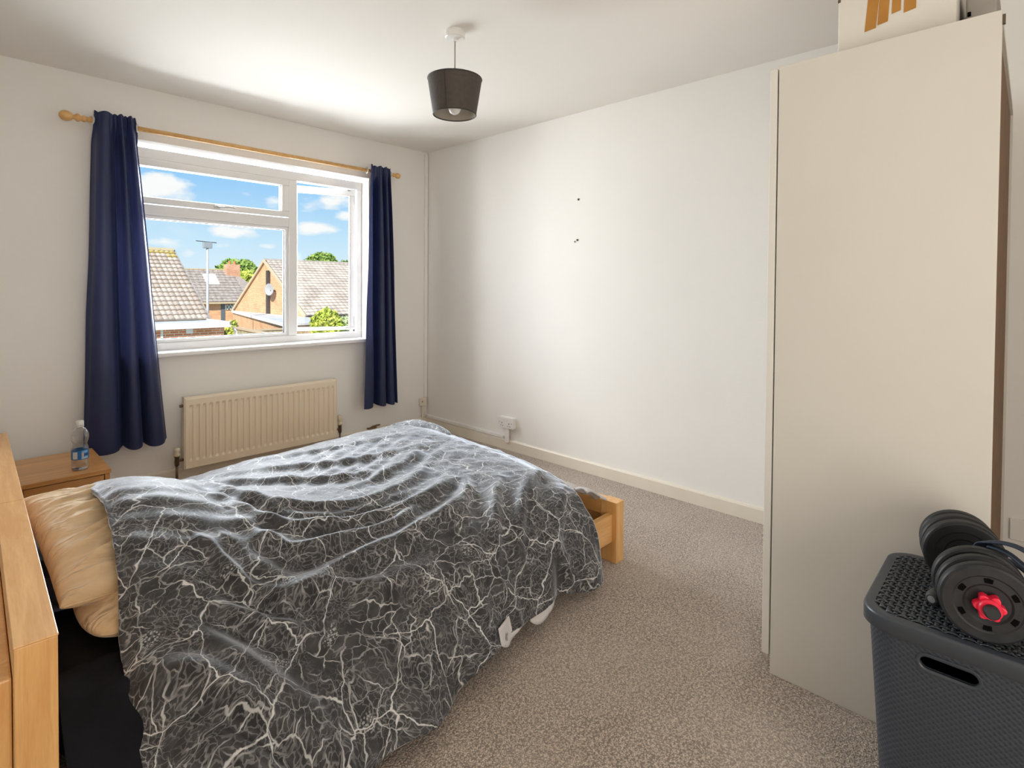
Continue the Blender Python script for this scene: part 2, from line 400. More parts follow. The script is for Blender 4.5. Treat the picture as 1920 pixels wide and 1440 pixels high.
def fabric(name, c1, c2, **kw):
    m = mat(name, c1, .75, **kw); t = NT(m); v = t.coord('UV')
    n = t.noise(v, 9, 5).outputs['Fac']; wv = t.noise(t.coord('UV', (600, 60, 1)), 1, 2).outputs['Fac']
    t.l(t.mix(t.sstep(n, .3, .7), c1, c2), t.b.inputs['Base Color']); t.bump(wv, .12, .001)
    return m
M_navy = fabric('navy_curtain', (.008, .014, .060), (.011, .019, .072), **{'Sheen Weight': .14, 'Sheen Roughness': .4})
M_navy.node_tree.nodes['Principled BSDF'].inputs['Roughness'].default_value = .48
M_navy.node_tree.nodes['Principled BSDF'].inputs['Sheen Tint'].default_value = (.5, .55, .9, 1)
def add_translucency(m, col, fac):
    t = m.node_tree; out = next(n for n in t.nodes if n.type == 'OUTPUT_MATERIAL'); mx = t.nodes.new('ShaderNodeMixShader'); tl = t.nodes.new('ShaderNodeBsdfTranslucent')
    tl.inputs[0].default_value = (*col, 1); mx.inputs[0].default_value = fac
    t.links.new(t.nodes['Principled BSDF'].outputs[0], mx.inputs[1]); t.links.new(tl.outputs[0], mx.inputs[2]); t.links.new(mx.outputs[0], out.inputs[0])
add_translucency(M_navy, (.16, .18, .50), .03)
def curtain(label, top, bot, zt, zb, tops, bots, eyel, yc=3.852, amp=.046, flare=None):
    """tops/bots: fold phase (in half waves) at given fraction across; folds run down the cloth"""
    t = thing('curtain', label, 'curtain', (sum(top)/2, yc, zb), 'navy curtains on the pole')
    nu, nv = 260, 60
    s = np.linspace(0, 1, nu)[:, None]; v = np.linspace(0, 1, nv)[None, :]
    ph = np.interp(s, [a for a, _ in tops], [b for _, b in tops])*(1-v**.6) + np.interp(s, [a for a, _ in bots], [b for _, b in bots])*v**.6
    xx = (top[0]+(top[1]-top[0])*s)*(1-v**.85) + (bot[0]+(bot[1]-bot[0])*s)*v**.85
    if flare: xx = xx + flare(s, v)
    wv = np.sin(ph*PI); wv = np.sign(wv)*np.abs(wv)**.75
    yy = yc + amp*wv*(1-.12*v) + .008*vnoise(s*7+v*.5, v*3, 3)
    k_ = np.exp(-(v/.07)**4); yy = yy*(1-k_) + k_*np.minimum(yy, yc-.026+.2*amp*wv)
    xx = xx + .012*np.cos(ph*PI)*(.3+v) + .006*vnoise(s*5, v*5, 5)
    zz = zt + (zb-zt)*v + .010*np.sin(ph*PI)*v**6 + np.zeros_like(s)
    zz = zz - .010*np.exp(-v*60)*(1-np.abs(wv))
    P = np.stack([xx+0*v, yy+0*v, zz+0*s], -1)
    uv = np.stack([s*1.2+0*v, (1-v)*1.9+0*s], -1)
    o = link('fabric', grid_mesh('fabric', P, uv), M_navy, t)
    M_eye = mat('eyelet_plastic', (.62, .60, .58), .3, .3)
    for (ex, ey, rot) in eyel:
        e_ = MB().lathe([(.020+.007*math.cos(a), .004*math.sin(a)) for a in np.linspace(0, 2*PI, 10)[:-1]], 28, 'x', True)
        e_.bm.transform(Matrix.Translation((ex, yc+ey, 2.176)) @ Matrix.Rotation(rot, 4, 'Z'))
        e_.build('eyelet', M_eye, t, smooth=True)
    return t
curtain('navy eyelet curtain hanging left of the window, over the bedside cabinet', (.615, .815), (.575, .975), 2.232, .288,
        [(0, .35), (.10, .95), (.42, 2.0), (.56, 2.9), (.68, 4.0), (.78, 4.9), (.88, 5.9), (1, 6.8)],
        [(0, .9), (.28, 1.7), (.44, 2.45), (.55, 3.3), (.66, 4.2), (.78, 5.2), (1, 6.5)], [(.607, -.004, .30), (.822, -.004, -.3)])
curtain('navy eyelet curtain hanging right of the window, near the room corner', (2.375, 2.565), (2.335, 2.655), 2.222, .285,
        [(0, -.6), (.20, .15), (.50, 1.5), (.62, 2.4), (.74, 3.4), (.88, 4.4), (1, 5.2)],
        [(0, -.75), (.12, -.4), (.40, .6), (.55, 1.5), (.68, 2.5), (.80, 3.5), (.90, 4.5), (1, 5.2)], [(2.362, -.004, -.15), (2.574, -.004, .3)])

# ------------------------------------------------------------------ pendant lamp
def pendant():
    x, y = 1.684, 1.983
    t = thing('pendant_lamp', 'dark grey-brown tapered drum shade on a short ceiling cord', 'lamp', (x, y, 2.05))
    T_ = Matrix.Translation((x, y, 0))
    rose = MB().lathe([(.045, H), (.046, H-.004), (.046, H-.030), (.042, H-.034), (.010, H-.037), (.008, H-.048), (.001, H-.048)], 40, M=T_).build('ceiling_rose', M_white, t)
    smooth_by_angle(rose, .5)
    MB().tube([(x, y, H-.04), (x, y, 2.19)], .0035, 10).build('cord', mat('cord_flex', (.45, .40, .34), .5), t, smooth=True)
    zt, zb, rt, rb = 2.226, 2.062, .127, .101
    M_sh = noisy('shade_fabric', (.060, .048, .040), (.070, .056, .047), 60, .7, .1, 300)
    M_in = mat('shade_lining', (.34, .30, .25), .55)
    shade = MB().lathe([(rb, zb), (rt, zt), (rt-.002, zt), (rb-.002, zb)], 64, closed=True, M=T_).build('lamp_shade', M_sh, t, smooth=False)
    MB().lathe([(rb-.003, zb+.002), (rt-.003, zt-.002), (rt-.004, zt-.002), (rb-.004, zb+.002)], 64, closed=True, M=T_).build('shade_lining', M_in, shade, smooth=False)
    M_trim = mat('shade_trim', (.030, .024, .020), .6)
    for r, z in ((rb, zb), (rt, zt)):
        MB().lathe([(r-.001+.003*math.cos(a), z+.003*math.sin(a)) for a in np.linspace(0, 2*PI, 9)[:-1]], 64, closed=True, M=T_).build('shade_trim', M_trim, shade, smooth=True)
    # stitched seam down the shade, on the side facing the doorway
    a = math.radians(208); c, s_ = math.cos(a), math.sin(a)
    MB().tube([(x+(rb+.001)*c, y+(rb+.001)*s_, zb), (x+(rt+.001)*c, y+(rt+.001)*s_, zt)], .0022, 8).build('seam', M_trim, shade)
    sp = MB()
    for k in range(3):
        q = 2*PI*k/3+.4; sp.tube([(x+.022*math.cos(q), y+.022*math.sin(q), 2.17), (x+(rt-.004)*math.cos(q), y+(rt-.004)*math.sin(q), zt-.01)], .002, 8)
    sp.lathe([(.022+.002*math.cos(b), 2.17+.002*math.sin(b)) for b in np.linspace(0, 2*PI, 7)[:-1]], 24, closed=True, M=T_)
    sp.build('shade_ring', M_white, shade)
    MB().lathe([(.012, 2.20), (.019, 2.19), (.020, 2.14), (.016, 2.135), (.001, 2.135)], 24, M=T_).build('lamp_holder', M_white, t, smooth=True)
    MB().lathe([(.001, 2.062), (.012, 2.064), (.022, 2.071), (.029, 2.083), (.031, 2.096), (.027, 2.112), (.018, 2.124), (.014, 2.135)], 32, M=T_).build('bulb', mat('opal_bulb', (.80, .78, .76), .15), t, smooth=True)
pendant()

# ------------------------------------------------------------------ sockets, cable, fixings
def double_socket():
    y0, y1, z0, z1 = 2.832, 2.988, .172, .258
    t = thing('double_socket', 'white double wall socket in a surface box above the skirting', 'socket', (RX, 2.91, z0))
    MB().box((RX-.030, y0+.003, z0+.003), (RX, y1-.003, z1-.003)).build('back_box', M_white, t, .003)
    fp = MB().box((RX-.040, y0, z0), (RX-.030, y1, z1)).build('face_plate', M_white, t, .003)
    for cy in (2.873, 2.947):
        s_ = MB()
        s_.box((RX-.0406, cy-.003, .205), (RX-.0398, cy+.003, .215)).box((RX-.0406, cy-.014, .188), (RX-.0398, cy-.007, .193)).box((RX-.0406, cy+.007, .188), (RX-.0398, cy+.014, .193))
        s_.build('pin_slots', M_black, fp)
        sw = MB().box((RX-.044, cy-.005+.02*(1 if cy > 2.91 else -1)*-.9, .226), (RX-.040, cy+.005+.02*(1 if cy > 2.91 else -1)*-.9, .244)).build('switch', M_white, fp, .001)
    for cy in (2.845, 2.975): MB().lathe([(.004, RX-.0412), (.004, RX-.040), (.001, RX-.040)], 12, 'x', M=Matrix.Translation((0, cy, .215))).build('screw', M_chrome, fp)
double_socket()
c = thing('cable_trunking', 'white mini trunking running along the skirting up to the socket', 'trunking', (RX, 3.3, .083))
MB().box((RX-.020, 2.925, .083), (RX, WY-.02, .107)).build('horizontal_run', M_white, c, .002)
MB().box((RX-.030, 2.888, .060), (RX-.0165, 2.925, .172)).build('vertical_drop', M_white, c, .002)
MB().box((RX-.023, 2.93, .085), (RX-.019, 2.95, .105)).build('end_joint', mat('grey_joint', (.55, .52, .5), .5), c)
c = thing('corner_junction_box', 'small cream cable box low in the room corner', 'junction box', (2.985, WY, .19))
MB().box((2.945, WY-.030, .190), (3.018, WY, .262)).build('box', M_gloss, c, .008)
MB().box((2.972, WY-.024, .083), (2.996, WY-.008, .19)).build('cable_duct', M_gloss, c, .002)
MB().lathe([(.006, WY-.032), (.006, WY-.030), (.001, WY-.030)], 12, 'y', M=Matrix.Translation((2.965, 0, .232))).build('screw', mat('worn_screw', (.25, .2, .15), .4, .7), c)
tag(MB().box((2.998, WY-.016, .262), (3.030, WY, H-.02)).build('corner_trunking', M_wall, None, .003), 'thin painted trunking strip up the corner right of the window', 'trunking')
c = MB().box((2.42, WY-.030, .0835), (2.50, WY-.004, .091)); c.tube([(2.455, WY-.012, .0915), (2.50, WY-.012, .098), (2.54, WY-.012, .098)], .006, 8)
tag(c.build('pipe_clip', mat('brown_clip', (.19, .11, .04), .4, .3)), 'small brown pipe clip lying on the skirting by the right curtain', 'clip')
for (yy, zz, r, lab) in ((2.263, 1.858, .0075, 'upper dark wall plug hole in the long white wall'), (2.269, 1.581, .0075, 'lower dark wall plug hole in the long white wall'), (2.291, 1.571, .006, 'faint filled hole beside the lower wall plug')):
    p = MB().lathe([(r, RX-.003), (r*.9, RX-.0045), (r*.5, RX-.004), (r*.45, RX+.0), (.0005, RX+.0)], 14, 'x', M=Matrix.Translation((0, yy, zz)))
    tag(p.build('wall_plug', mat('wall_plug', (.05, .04, .03), .6) if r > .007 else mat('filler', (.30, .27, .24), .8), smooth=True), lab, 'wall plug', 'wall plugs')
s_ = thing('wall_socket', 'white wall socket half hidden in the gap behind the wardrobe', 'socket', (RX, .03, .22))
MB().box((RX-.012, -.06, .235), (RX, .05, .32)).build('face_plate', M_white, s_, .003)
MB().box((RX-.0126, -.01, .26), (RX-.0118, .0, .29)).build('pin_slots', M_black, s_)

# ------------------------------------------------------------------ wardrobe
def wardrobe():
    x0, x1, y0, y1, z1 = 1.859, 2.930, .067, .598, 1.961
    M_ward = noisy('wardrobe_foil', (.655, .625, .565), (.675, .645, .585), 2.0, .42)
    M_edge = mat('wardrobe_edge', (.74, .71, .66), .4); M_back = noisy('hardboard', (.16, .085, .035), (.20, .11, .05), 20, .7)
    t = thing('wardrobe', 'tall off-white wardrobe with its plain side facing the bed', 'wardrobe', ((x0+x1)/2, .33, 0))
    MB().box((x0, y0, 0), (x0+.018, y1, z1)).build('side_panel', M_ward, t, .0012)
    MB().box((x1-.018, y0, 0), (x1, y1, z1)).build('side_panel', M_ward, t, .0012)
    MB().box((x0+.018, y0, z1-.02), (x1-.018, y1, z1)).build('top_panel', M_ward, t)
    MB().box((x0+.018, y0, .06), (x1-.018, y1, .08)).build('bottom_panel', M_ward, t)
    MB().box((x0+.018, y0+.008, 0), (x1-.018, y0+.012, z1-.02)).build('back_panel', M_back, t)
    MB().box((x0+.018, y1-.05, 0), (x1-.018, y1-.035, .06)).build('plinth', M_ward, t)
    MB().box((x0+.018, y0+.02, 1.62), (x1-.018, y1-.02, 1.638)).build('shelf', M_ward, t)
    MB().tube([(x0+.018, .33, 1.55), (x1-.018, .33, 1.55)], .0125, 12).build('hanging_rail', M_chrome, t)
    xm = (x0+x1)/2
    for a, b in ((x0+.001, xm-.0015), (xm+.0015, x1-.001)):
        d = MB().box((a, y1+.005, .058), (b, y1+.027, z1-.003)).build('door', M_edge, t, .0015)
        hx = b-.04 if a < xm-.1 else a+.04
        MB().box((hx-.006, y1+.027, .95), (hx+.006, y1+.05, 1.15)).build('handle', M_chrome, d, .003).location = (0, 0, 0)
        for z in (.2, 1.0, 1.8): MB().box((a+.03 if a < xm-.1 else b-.06, y1-.02, z-.02), (a+.06 if a < xm-.1 else b-.03, y1+.006, z+.02)).build('hinge', M_chrome, d)
    MB().box((x0-.0, y0-.006, z1-.035), (x0+.012, y0, z1-.012)).build('fixing_bracket', mat('dark_bracket', (.10, .07, .04), .5), t)
wardrobe()
M_card = noisy('white_card', (.70, .67, .61), (.72, .69, .63), 4, .7)
def carton():
    t = thing('cardboard_box', 'long white cardboard box with brown tape strips on the wardrobe', 'box', (2.25, .30, 1.961))
    x0, x1, y0, y1, z0, z1 = 1.94, 2.62, .165, .453, 1.961, 2.150
    MB().box((x0, y0, z0), (x1, y1, z1)).build('carton', M_card, t, .003)
    M_tape = noisy('brown_tape', (.42, .185, .025), (.46, .21, .035), 20, .35)
    for ya, yb, zb_, lean in ((.372, .343, 2.030, .010), (.343, .317, 2.040, .006), (.312, .290, 2.062, .002), (.283, .254, 2.056, .002)):
        # a strip folded over the box top edge and down its face
        pts = [(x0-.0012, ya+lean, zb_), (x0-.0012, yb+lean, zb_+.004), (x0-.0012, yb, z1+.001), (x0-.0012, ya, z1+.001)]
        m_ = MB().prism(pts, (0, 0, 0), (.001, 0, 0)); m_.prism([(x0-.001, yb, z1), (x0-.001, ya, z1), (x0+.10, ya, z1), (x0+.10, yb, z1)], (0, 0, 0.0003), (0, 0, .0013))
        m_.build('tape_strip', M_tape, t)
    MB().box((x0-.0015, y1-.006, z1-.008), (x0+.004, y1+.0012, z1+.001)).build('corner_mark', mat('dark_corner', (.1, .07, .05), .7), t)
carton()
b = thing('grey_storage_box', 'grey box with a dark lid clip at the right end of the wardrobe top', 'box', (2.15, .10, 1.961))
MB().box((2.0, .083, 1.961), (2.5, .150, 2.10)).build('box_body', noisy('grey_card', (.30, .28, .25), (.34, .32, .29), 8, .6), b, .006)
MB().box((1.994, .138, 2.018), (2.0, .146, 2.030)).build('clip', M_black, b, .001)

# ------------------------------------------------------------------ bed
def bed():
    t = thing('bed_frame', 'honey oak double bed frame with a low footboard and thick headboard', 'bed', (1.15, 2.3, 0))
    FYn, FYf = 1.345, 3.25
    # headboard: thick boxed panel, set a touch askew
    hb = MB(); L = 1.995
    hb.box((0, 0, 0), (.063, L, .577)); o = hbo = hb.build('headboard', M_oakz, None, .002)
    def place(o, dz=0):
        o.parent = t; o.location = Vector((.091, 1.345, dz)) - t.location; o.rotation_euler = (0, 0, -math.radians(1.6))
    place(o)
    o = MB().box((-.001, -.001, .577), (.064, .92, .5815)).build('headboard_cap', M_oaky, hbo, .0015)
    o = MB().box((-.001, .9215, .577), (.064, L+.001, .5815)).build('headboard_cap', M_oaky, hbo, .0015)
    o = MB().box((-.022, .05, .12), (-.001, L-.05, .50)).build('back_board', M_oakz, hbo, .004)
    # footboard
    X0, X1 = 2.110, 2.172
    MB().box((X0, FYn, 0), (X1, FYn+.085, .277)).build('foot_post', M_oakz, t, .002)
    MB().box((X0, FYf-.085, 0), (X1, FYf, .277)).build('foot_post', M_oakz, t, .002)
    MB().box((X0+.004, FYn+.085, .205), (X1-.004, FYf-.085, .273)).build('foot_rail', M_oaky, t, .002)
    MB().box((X0+.018, FYn+.085, .095), (X1-.018, FYf-.085, .205)).build('foot_panel', M_oaky, t, .002)
    for y in (FYn+.022, FYf-.050):
        MB().box((.155, y, .095), (X0, y+.028, .222)).build('side_rail', M_oakx, t, .002)
    for y in (FYn+.05, FYf-.085):
        MB().box((.17, y, .10), (X0, y+.035, .165)).build('slat_ledger', M_oakx, t, .001)
    for i in range(12):
        x = .24+i*.158
        MB().box((x, FYn+.055, .165), (x+.07, FYf-.055, .180)).build('slat', M_pine, t)
bed()
def blob_box(x0, x1, y0, y1, z0, z1, n=24, r=.05, f=None, headskew=0):
    """rounded cushion-like box"""
    us = np.linspace(-1, 1, n)
    bm = bmesh.new(); bmesh.ops.create_cube(bm, size=2); bmesh.ops.subdivide_edges(bm, edges=bm.edges[:], cuts=n, use_grid_fill=True)
    hx, hy, hz = (x1-x0)/2, (y1-y0)/2, (z1-z0)/2; c = Vector(((x0+x1)/2, (y0+y1)/2, (z0+z1)/2))
    for v in bm.verts:
        p = Vector((v.co.x*hx, v.co.y*hy, v.co.z*hz)); q = Vector((max(-hx+r, min(hx-r, p.x)), max(-hy+r, min(hy-r, p.y)), max(-hz+r, min(hz-r, p.z))))
        d = p-q
        if d.length > 1e-6: p = q + d.normalized()*min(r, d.length if False else r)
        v.co = p + c
        if f: v.co = f(v.co)
    return bm
def mattress():
    def f(p):
        k = p.copy()
        k.x += .03*max(0, (p.y-1.4))/1.75*(1 if p.x < 1 else 0)
        k.z += .006*float(vnoise(np.array(p.x*9+p.y*4), np.array(p.y*12), 2)); k.y += .012*float(vnoise(np.array(p.x*7), np.array(p.z*14), 4))*(1 if p.y < 1.6 else 0)
        return k
    bm = blob_box(.168, 2.015, 1.515, 2.90, .181, .335, 40, .05, f)
    mb = MB(); mb.bm.free(); mb.bm = bm
    M_sheet = noisy('black_sheet', (.006, .006, .008), (.010, .010, .014), 6, .75, .25, 14, dist=.02, **{'Specular IOR Level': .12})
    tag(mb.build('mattress', M_sheet, smooth=True), 'mattress under a black fitted sheet in the oak bed', 'mattress')
    n1, n2 = 60, 40
    u = np.linspace(0, 1, n1)[:, None]; v = np.linspace(0, 1, n2)[None, :]
    yy = np.interp(v, [0, .25, .45, .6, 1], [1.62, 1.50, 1.41, 1.357, 1.350]); zz = np.interp(v, [0, .25, .45, .6, 1], [.344, .335, .262, .215, .09])
    X = .172+.150*u+.01*u*v; wv_ = .010*np.sin(v*9+u*5+2)*np.sin(u*6+v*4)+.010*vnoise(u*4, v*9, 6)
    Pd = np.stack([X, yy-wv_*(v > .3)*1.0-.01+0*u, zz+.5*np.abs(wv_)+.004+0*u], -1)
    o = link('sheet_drape', grid_mesh('drape', Pd), M_sheet, None); o.modifiers.new('s', 'SOLIDIFY').thickness = .004
    o.parent = bpy.data.objects['mattress']
    # loose dark sheet rumpled between pillow and headboard
    n1, n2 = 40, 60
    u = np.linspace(0, 1, n1)[:, None]; v = np.linspace(0, 1, n2)[None, :]
    X = .185+.21*u+.01*vnoise(v*6+0*u, u*3, 1)+.02*v*(1-u); Y = 1.88+.86*v+0*u
    Z = .352+.030*(vnoise(u*5, v*8, 9)+.5)+.012*np.sin(v*30+u*7)
    Z = Z*(1+0*u)
    M_s2 = noisy('navy_sheet', (.022, .024, .045), (.030, .034, .060), 12, .7)
    tag(link('folded_sheet', grid_mesh('s', np.stack([X+0*v, Y, Z], -1)), M_s2), 'rumpled dark navy sheet at the head of the bed near the cabinet', 'sheet').modifiers.new('s', 'SOLIDIFY').thickness = .006
mattress()

# pillows
def pillow_fabric():
    m = mat('tan_pillowcase', (.66, .44, .23), .8, **{'Sheen Weight': .2}); t = NT(m); v = t.coord('Object', (3, 9, 6))
    n = t.noise(v, 3.0, 4, .5)
    tc_ = t.n('ShaderNodeTexCoord'); mp = t.n('ShaderNodeMapping'); mp.inputs['Rotation'].default_value = (0, 0, math.radians(-22)); mp.inputs['Scale'].default_value = (2.6, 15, 9); t.l(tc_.outputs['Object'], mp.inputs[0])
    w_ = t.noise(mp.outputs[0], 1.5, 3, .5); w_.inputs['Distortion'].default_value = .5
    rg = t.math('ABSOLUTE', t.math('SUBTRACT', w_.outputs['Fac'], .5))
    rg = t.math('SUBTRACT', 1, t.sstep(rg, 0, .16))
    gate = t.sstep(t.noise(v, 1.6, 2).outputs['Fac'], .40, .62)
    t.l(t.mix(t.sstep(n.outputs['Fac'], .3, .7), (.60, .415, .235), (.69, .495, .30)), t.b.inputs['Base Color']); t.bump(t.math('MULTIPLY', rg, gate), .75, .012)
    return m
M_pil = pillow_fabric()
def pillow(name, label, c, lx, ly, lz, rz, tilt=(0, 0), corner=.0, seed=1, creases=()):
    n = 130
    t = thing(name, label, 'pillow', (c[0], c[1], c[2]-lz/2), 'tan pillows')
    s = np.linspace(-1, 1, n); A, B = np.meshgrid(s, s, indexing='ij')
    prof = ((1-np.abs(A)**2.6)*(1-np.abs(B)**3.2)).clip(0)**.42
    edge = 1-.055*(1-np.abs(B)**2)*0 
    px = A*lx/2*(1-.06*(1-B**2)*np.abs(A)**3)*(1-corner*B**4); py = B*ly/2*(1-.05*(1-A**2)*np.abs(B)**3)*(1-corner*.5*A**4)
    rg = lambda q: (.5-np.abs(q)*2); wr = .012*vnoise(A*2.2+B*1.1, B*5, seed)+.013*rg(vnoise(A*1.5+B*1.0+9, B*6.5-A*2.2+5, seed+3))+.006*rg(vnoise(A*3+B*2, B*13-A*5, seed+7))
    for (a0, b0, a1, b1, amp, wd) in creases:
        d = np.array([a1-a0, b1-b0]); L2 = d@d; k = (((A-a0)*d[0]+(B-b0)*d[1])/L2).clip(0, 1)
        dist = np.hypot((A-a0-k*d[0])*1.0, (B-b0-k*d[1])*1.7); wr = wr+amp*np.exp(-(dist/wd)**2)*np.sin(np.pi*k)**.6
    rot = Matrix.Rotation(rz, 4, 'Z') @ Matrix.Rotation(tilt[0], 4, 'X') @ Matrix.Rotation(tilt[1], 4, 'Y')
    Rm = np.array(rot.to_3x3())
    def sheet(sg): 
        z = sg*lz/2*prof + wr*prof*(1 if sg > 0 else .6)
        return (np.stack([px, py, z], -1) @ Rm.T) + np.array([0, 0, lz/2])
    top, bot = sheet(1), sheet(-1)
    me1 = grid_mesh('c', top); me2 = grid_mesh('c', bot[:, ::-1])
    bm = bmesh.new(); bm.from_mesh(me1); bm.from_mesh(me2); bmesh.ops.remove_doubles(bm, verts=bm.verts[:], dist=.0006); bmesh.ops.recalc_face_normals(bm, faces=bm.faces[:])
    me = bpy.data.meshes.new('pillowcase'); bm.to_mesh(me); bm.free(); me.polygons.foreach_set('use_smooth', [True]*len(me.polygons))
    o = bpy.data.objects.new('pillowcase', me); me.materials.append(M_pil); COL.objects.link(o); o.parent = t
    # seam piping along the open end
    idx = [(i, 0) for i in range(n)]
    pts = [tuple(top[i, 0]*.5+bot[i, 0]*.5) for i in range(2, n-2, 2)]
    sm = MB().tube(pts, .0028, 6).build('seam', M_pil, None, smooth=True); sm.parent = t
    return t
pillow('pillow', 'plump tan pillow lying topmost at the head of the bed', (.398, 2.135, .448), .415, .79, .140, math.radians(1.5), (math.radians(4), math.radians(7)), seed=2,
       creases=[(-.9, -.75, .6, -.35, .022, .06), (-.75, -.3, .5, -.1, .018, .06), (-.8, .1, .3, .35, .016, .05), (-.9, .45, .4, .62, .016, .05), (-.6, -.9, .2, -.62, -.014, .06), (-.5, .75, .5, .7, .012, .04), (-.85, -.5, .2, -.22, .014, .045), (-.7, -.02, .5, .12, .013, .045)])
pillow('pillow', 'flattened tan pillow squashed under the topmost pillow', (.435, 2.00, .385), .39, .79, .10, math.radians(-3), (0, 0), .22, seed=8,
       creases=[(-.6, -.95, -.2, -.3, .02, .1), (0, -.95, .1, -.4, -.02, .1), (.4, -.95, .3, -.3, .018, .1)])

# ------------------------------------------------------------------ duvet
def catmull(P, m):
    """P: (n,...) control values, m params in [0,n-1]"""
    n = P.shape[0]; m = np.clip(m, 0, n-1-1e-6); i = np.floor(m).astype(int); f = (m-i)
    g = lambda k: P[np.clip(k, 0, n-1)]
    sh = (len(m),)+(1,)*(P.ndim-1); f = f.reshape(sh)
    a, b, c, d = g(i-1), g(i), g(i+1), g(i+2)
    return .5*((2*b)+(-a+c)*f+(2*a-5*b+4*c-d)*f*f+(-a+3*b-3*c+d)*f**3)
def duvet_fabric():
    m = mat('duvet_print', (.05, .05, .05), .62, **{'Sheen Weight': .95, 'Sheen Roughness': .32}); t = NT(m)
    t.b.inputs['Sheen Tint'].default_value = (.85, .90, 1, 1)
    uv = t.coord('UV')
    def warp(vec, sc, amt):
        n = t.noise(vec, sc, 3, .5); a = t.n('ShaderNodeVectorMath', operation='SUBTRACT'); t.l(n.outputs['Color'], a.inputs[0]); a.inputs[1].default_value = (.5, .5, .5)
        b_ = t.n('ShaderNodeVectorMath', operation='MULTIPLY_ADD'); t.l(a.outputs[0], b_.inputs[0]); b_.inputs[1].default_value = (amt, amt, 0); t.l(vec, b_.inputs[2]); return b_.outputs[0]
    w1 = warp(warp(uv, 7, .10), 30, .028)
    def cells(vec, sc, off=(0, 0, 0), rnd=1.0):
        mp = t.n('ShaderNodeMapping'); mp.inputs['Location'].default_value = off; t.l(vec, mp.inputs[0])
        v = t.n('ShaderNodeTexVoronoi', feature='DISTANCE_TO_EDGE', voronoi_dimensions='2D'); v.inputs['Scale'].default_value = sc; v.inputs['Randomness'].default_value = rnd; t.l(mp.outputs[0], v.inputs['Vector']); return v.outputs['Distance']
    def line(d, wd, soft):
        n = t.n('ShaderNodeMapRange', interpolation_type='SMOOTHSTEP'); t.l(d, n.inputs[0]); n.inputs[1].default_value = wd; n.inputs[2].default_value = wd+soft; n.inputs[3].default_value = 1; n.inputs[4].default_value = 0; return n.outputs[0]
    gate1 = t.sstep(t.noise(uv, 5.5, 2).outputs['Fac'], .36, .50)
    gate2 = t.sstep(t.noise(warp(uv, 3, .3), 8, 2).outputs['Fac'], .42, .56)
    gate3 = t.sstep(t.noise(warp(uv, 2, .2), 12, 2).outputs['Fac'], .40, .58)
    big = t.math('MULTIPLY', line(cells(w1, 6.0), .005, .012), t.math('ADD', t.math('MULTIPLY', gate1, .8), .2))
    med = t.math('MULTIPLY', line(cells(w1, 12.5, (3.1, 1.7, 0)), .010, .020), t.math('MULTIPLY', gate2, .8))
    fin = t.math('MULTIPLY', line(cells(warp(w1, 40, .02), 27, (.3, 5.1, 0)), .018, .045), t.math('MULTIPLY', gate3, .42))
    hair = t.math('MULTIPLY', line(cells(warp(w1, 60, .02), 62, (.9, 2.1, 0)), .03, .09), t.math('MULTIPLY', gate1, .20))
    tot = t.math('MAXIMUM', t.math('MAXIMUM', big, med), t.math('MAXIMUM', fin, hair))
    # little flower-like bursts of dots
    vo = t.n('ShaderNodeTexVoronoi', voronoi_dimensions='2D'); vo.inputs['Scale'].default_value = 4.4; t.l(w1, vo.inputs['Vector'])
    dots = t.n('ShaderNodeTexVoronoi', voronoi_dimensions='2D'); dots.inputs['Scale'].default_value = 130; t.l(uv, dots.inputs['Vector'])
    burst = t.math('MULTIPLY', line(vo.outputs['Distance'], .07, .05), line(dots.outputs['Distance'], .22, .2))
    tot = t.math('MAXIMUM', tot, t.math('MULTIPLY', burst, .55))
    ground = t.mix(t.sstep(t.noise(w1, 22, 5, .6).outputs['Fac'], .35, .68), (.017, .016, .017), (.046, .044, .045))
    t.l(t.mix(tot, ground, (.58, .57, .56)), t.b.inputs['Base Color'])
    t.bump(t.noise(uv, 40, 3, .5).outputs['Fac'], .15, .005)
    return m
M_duvet = duvet_fabric()
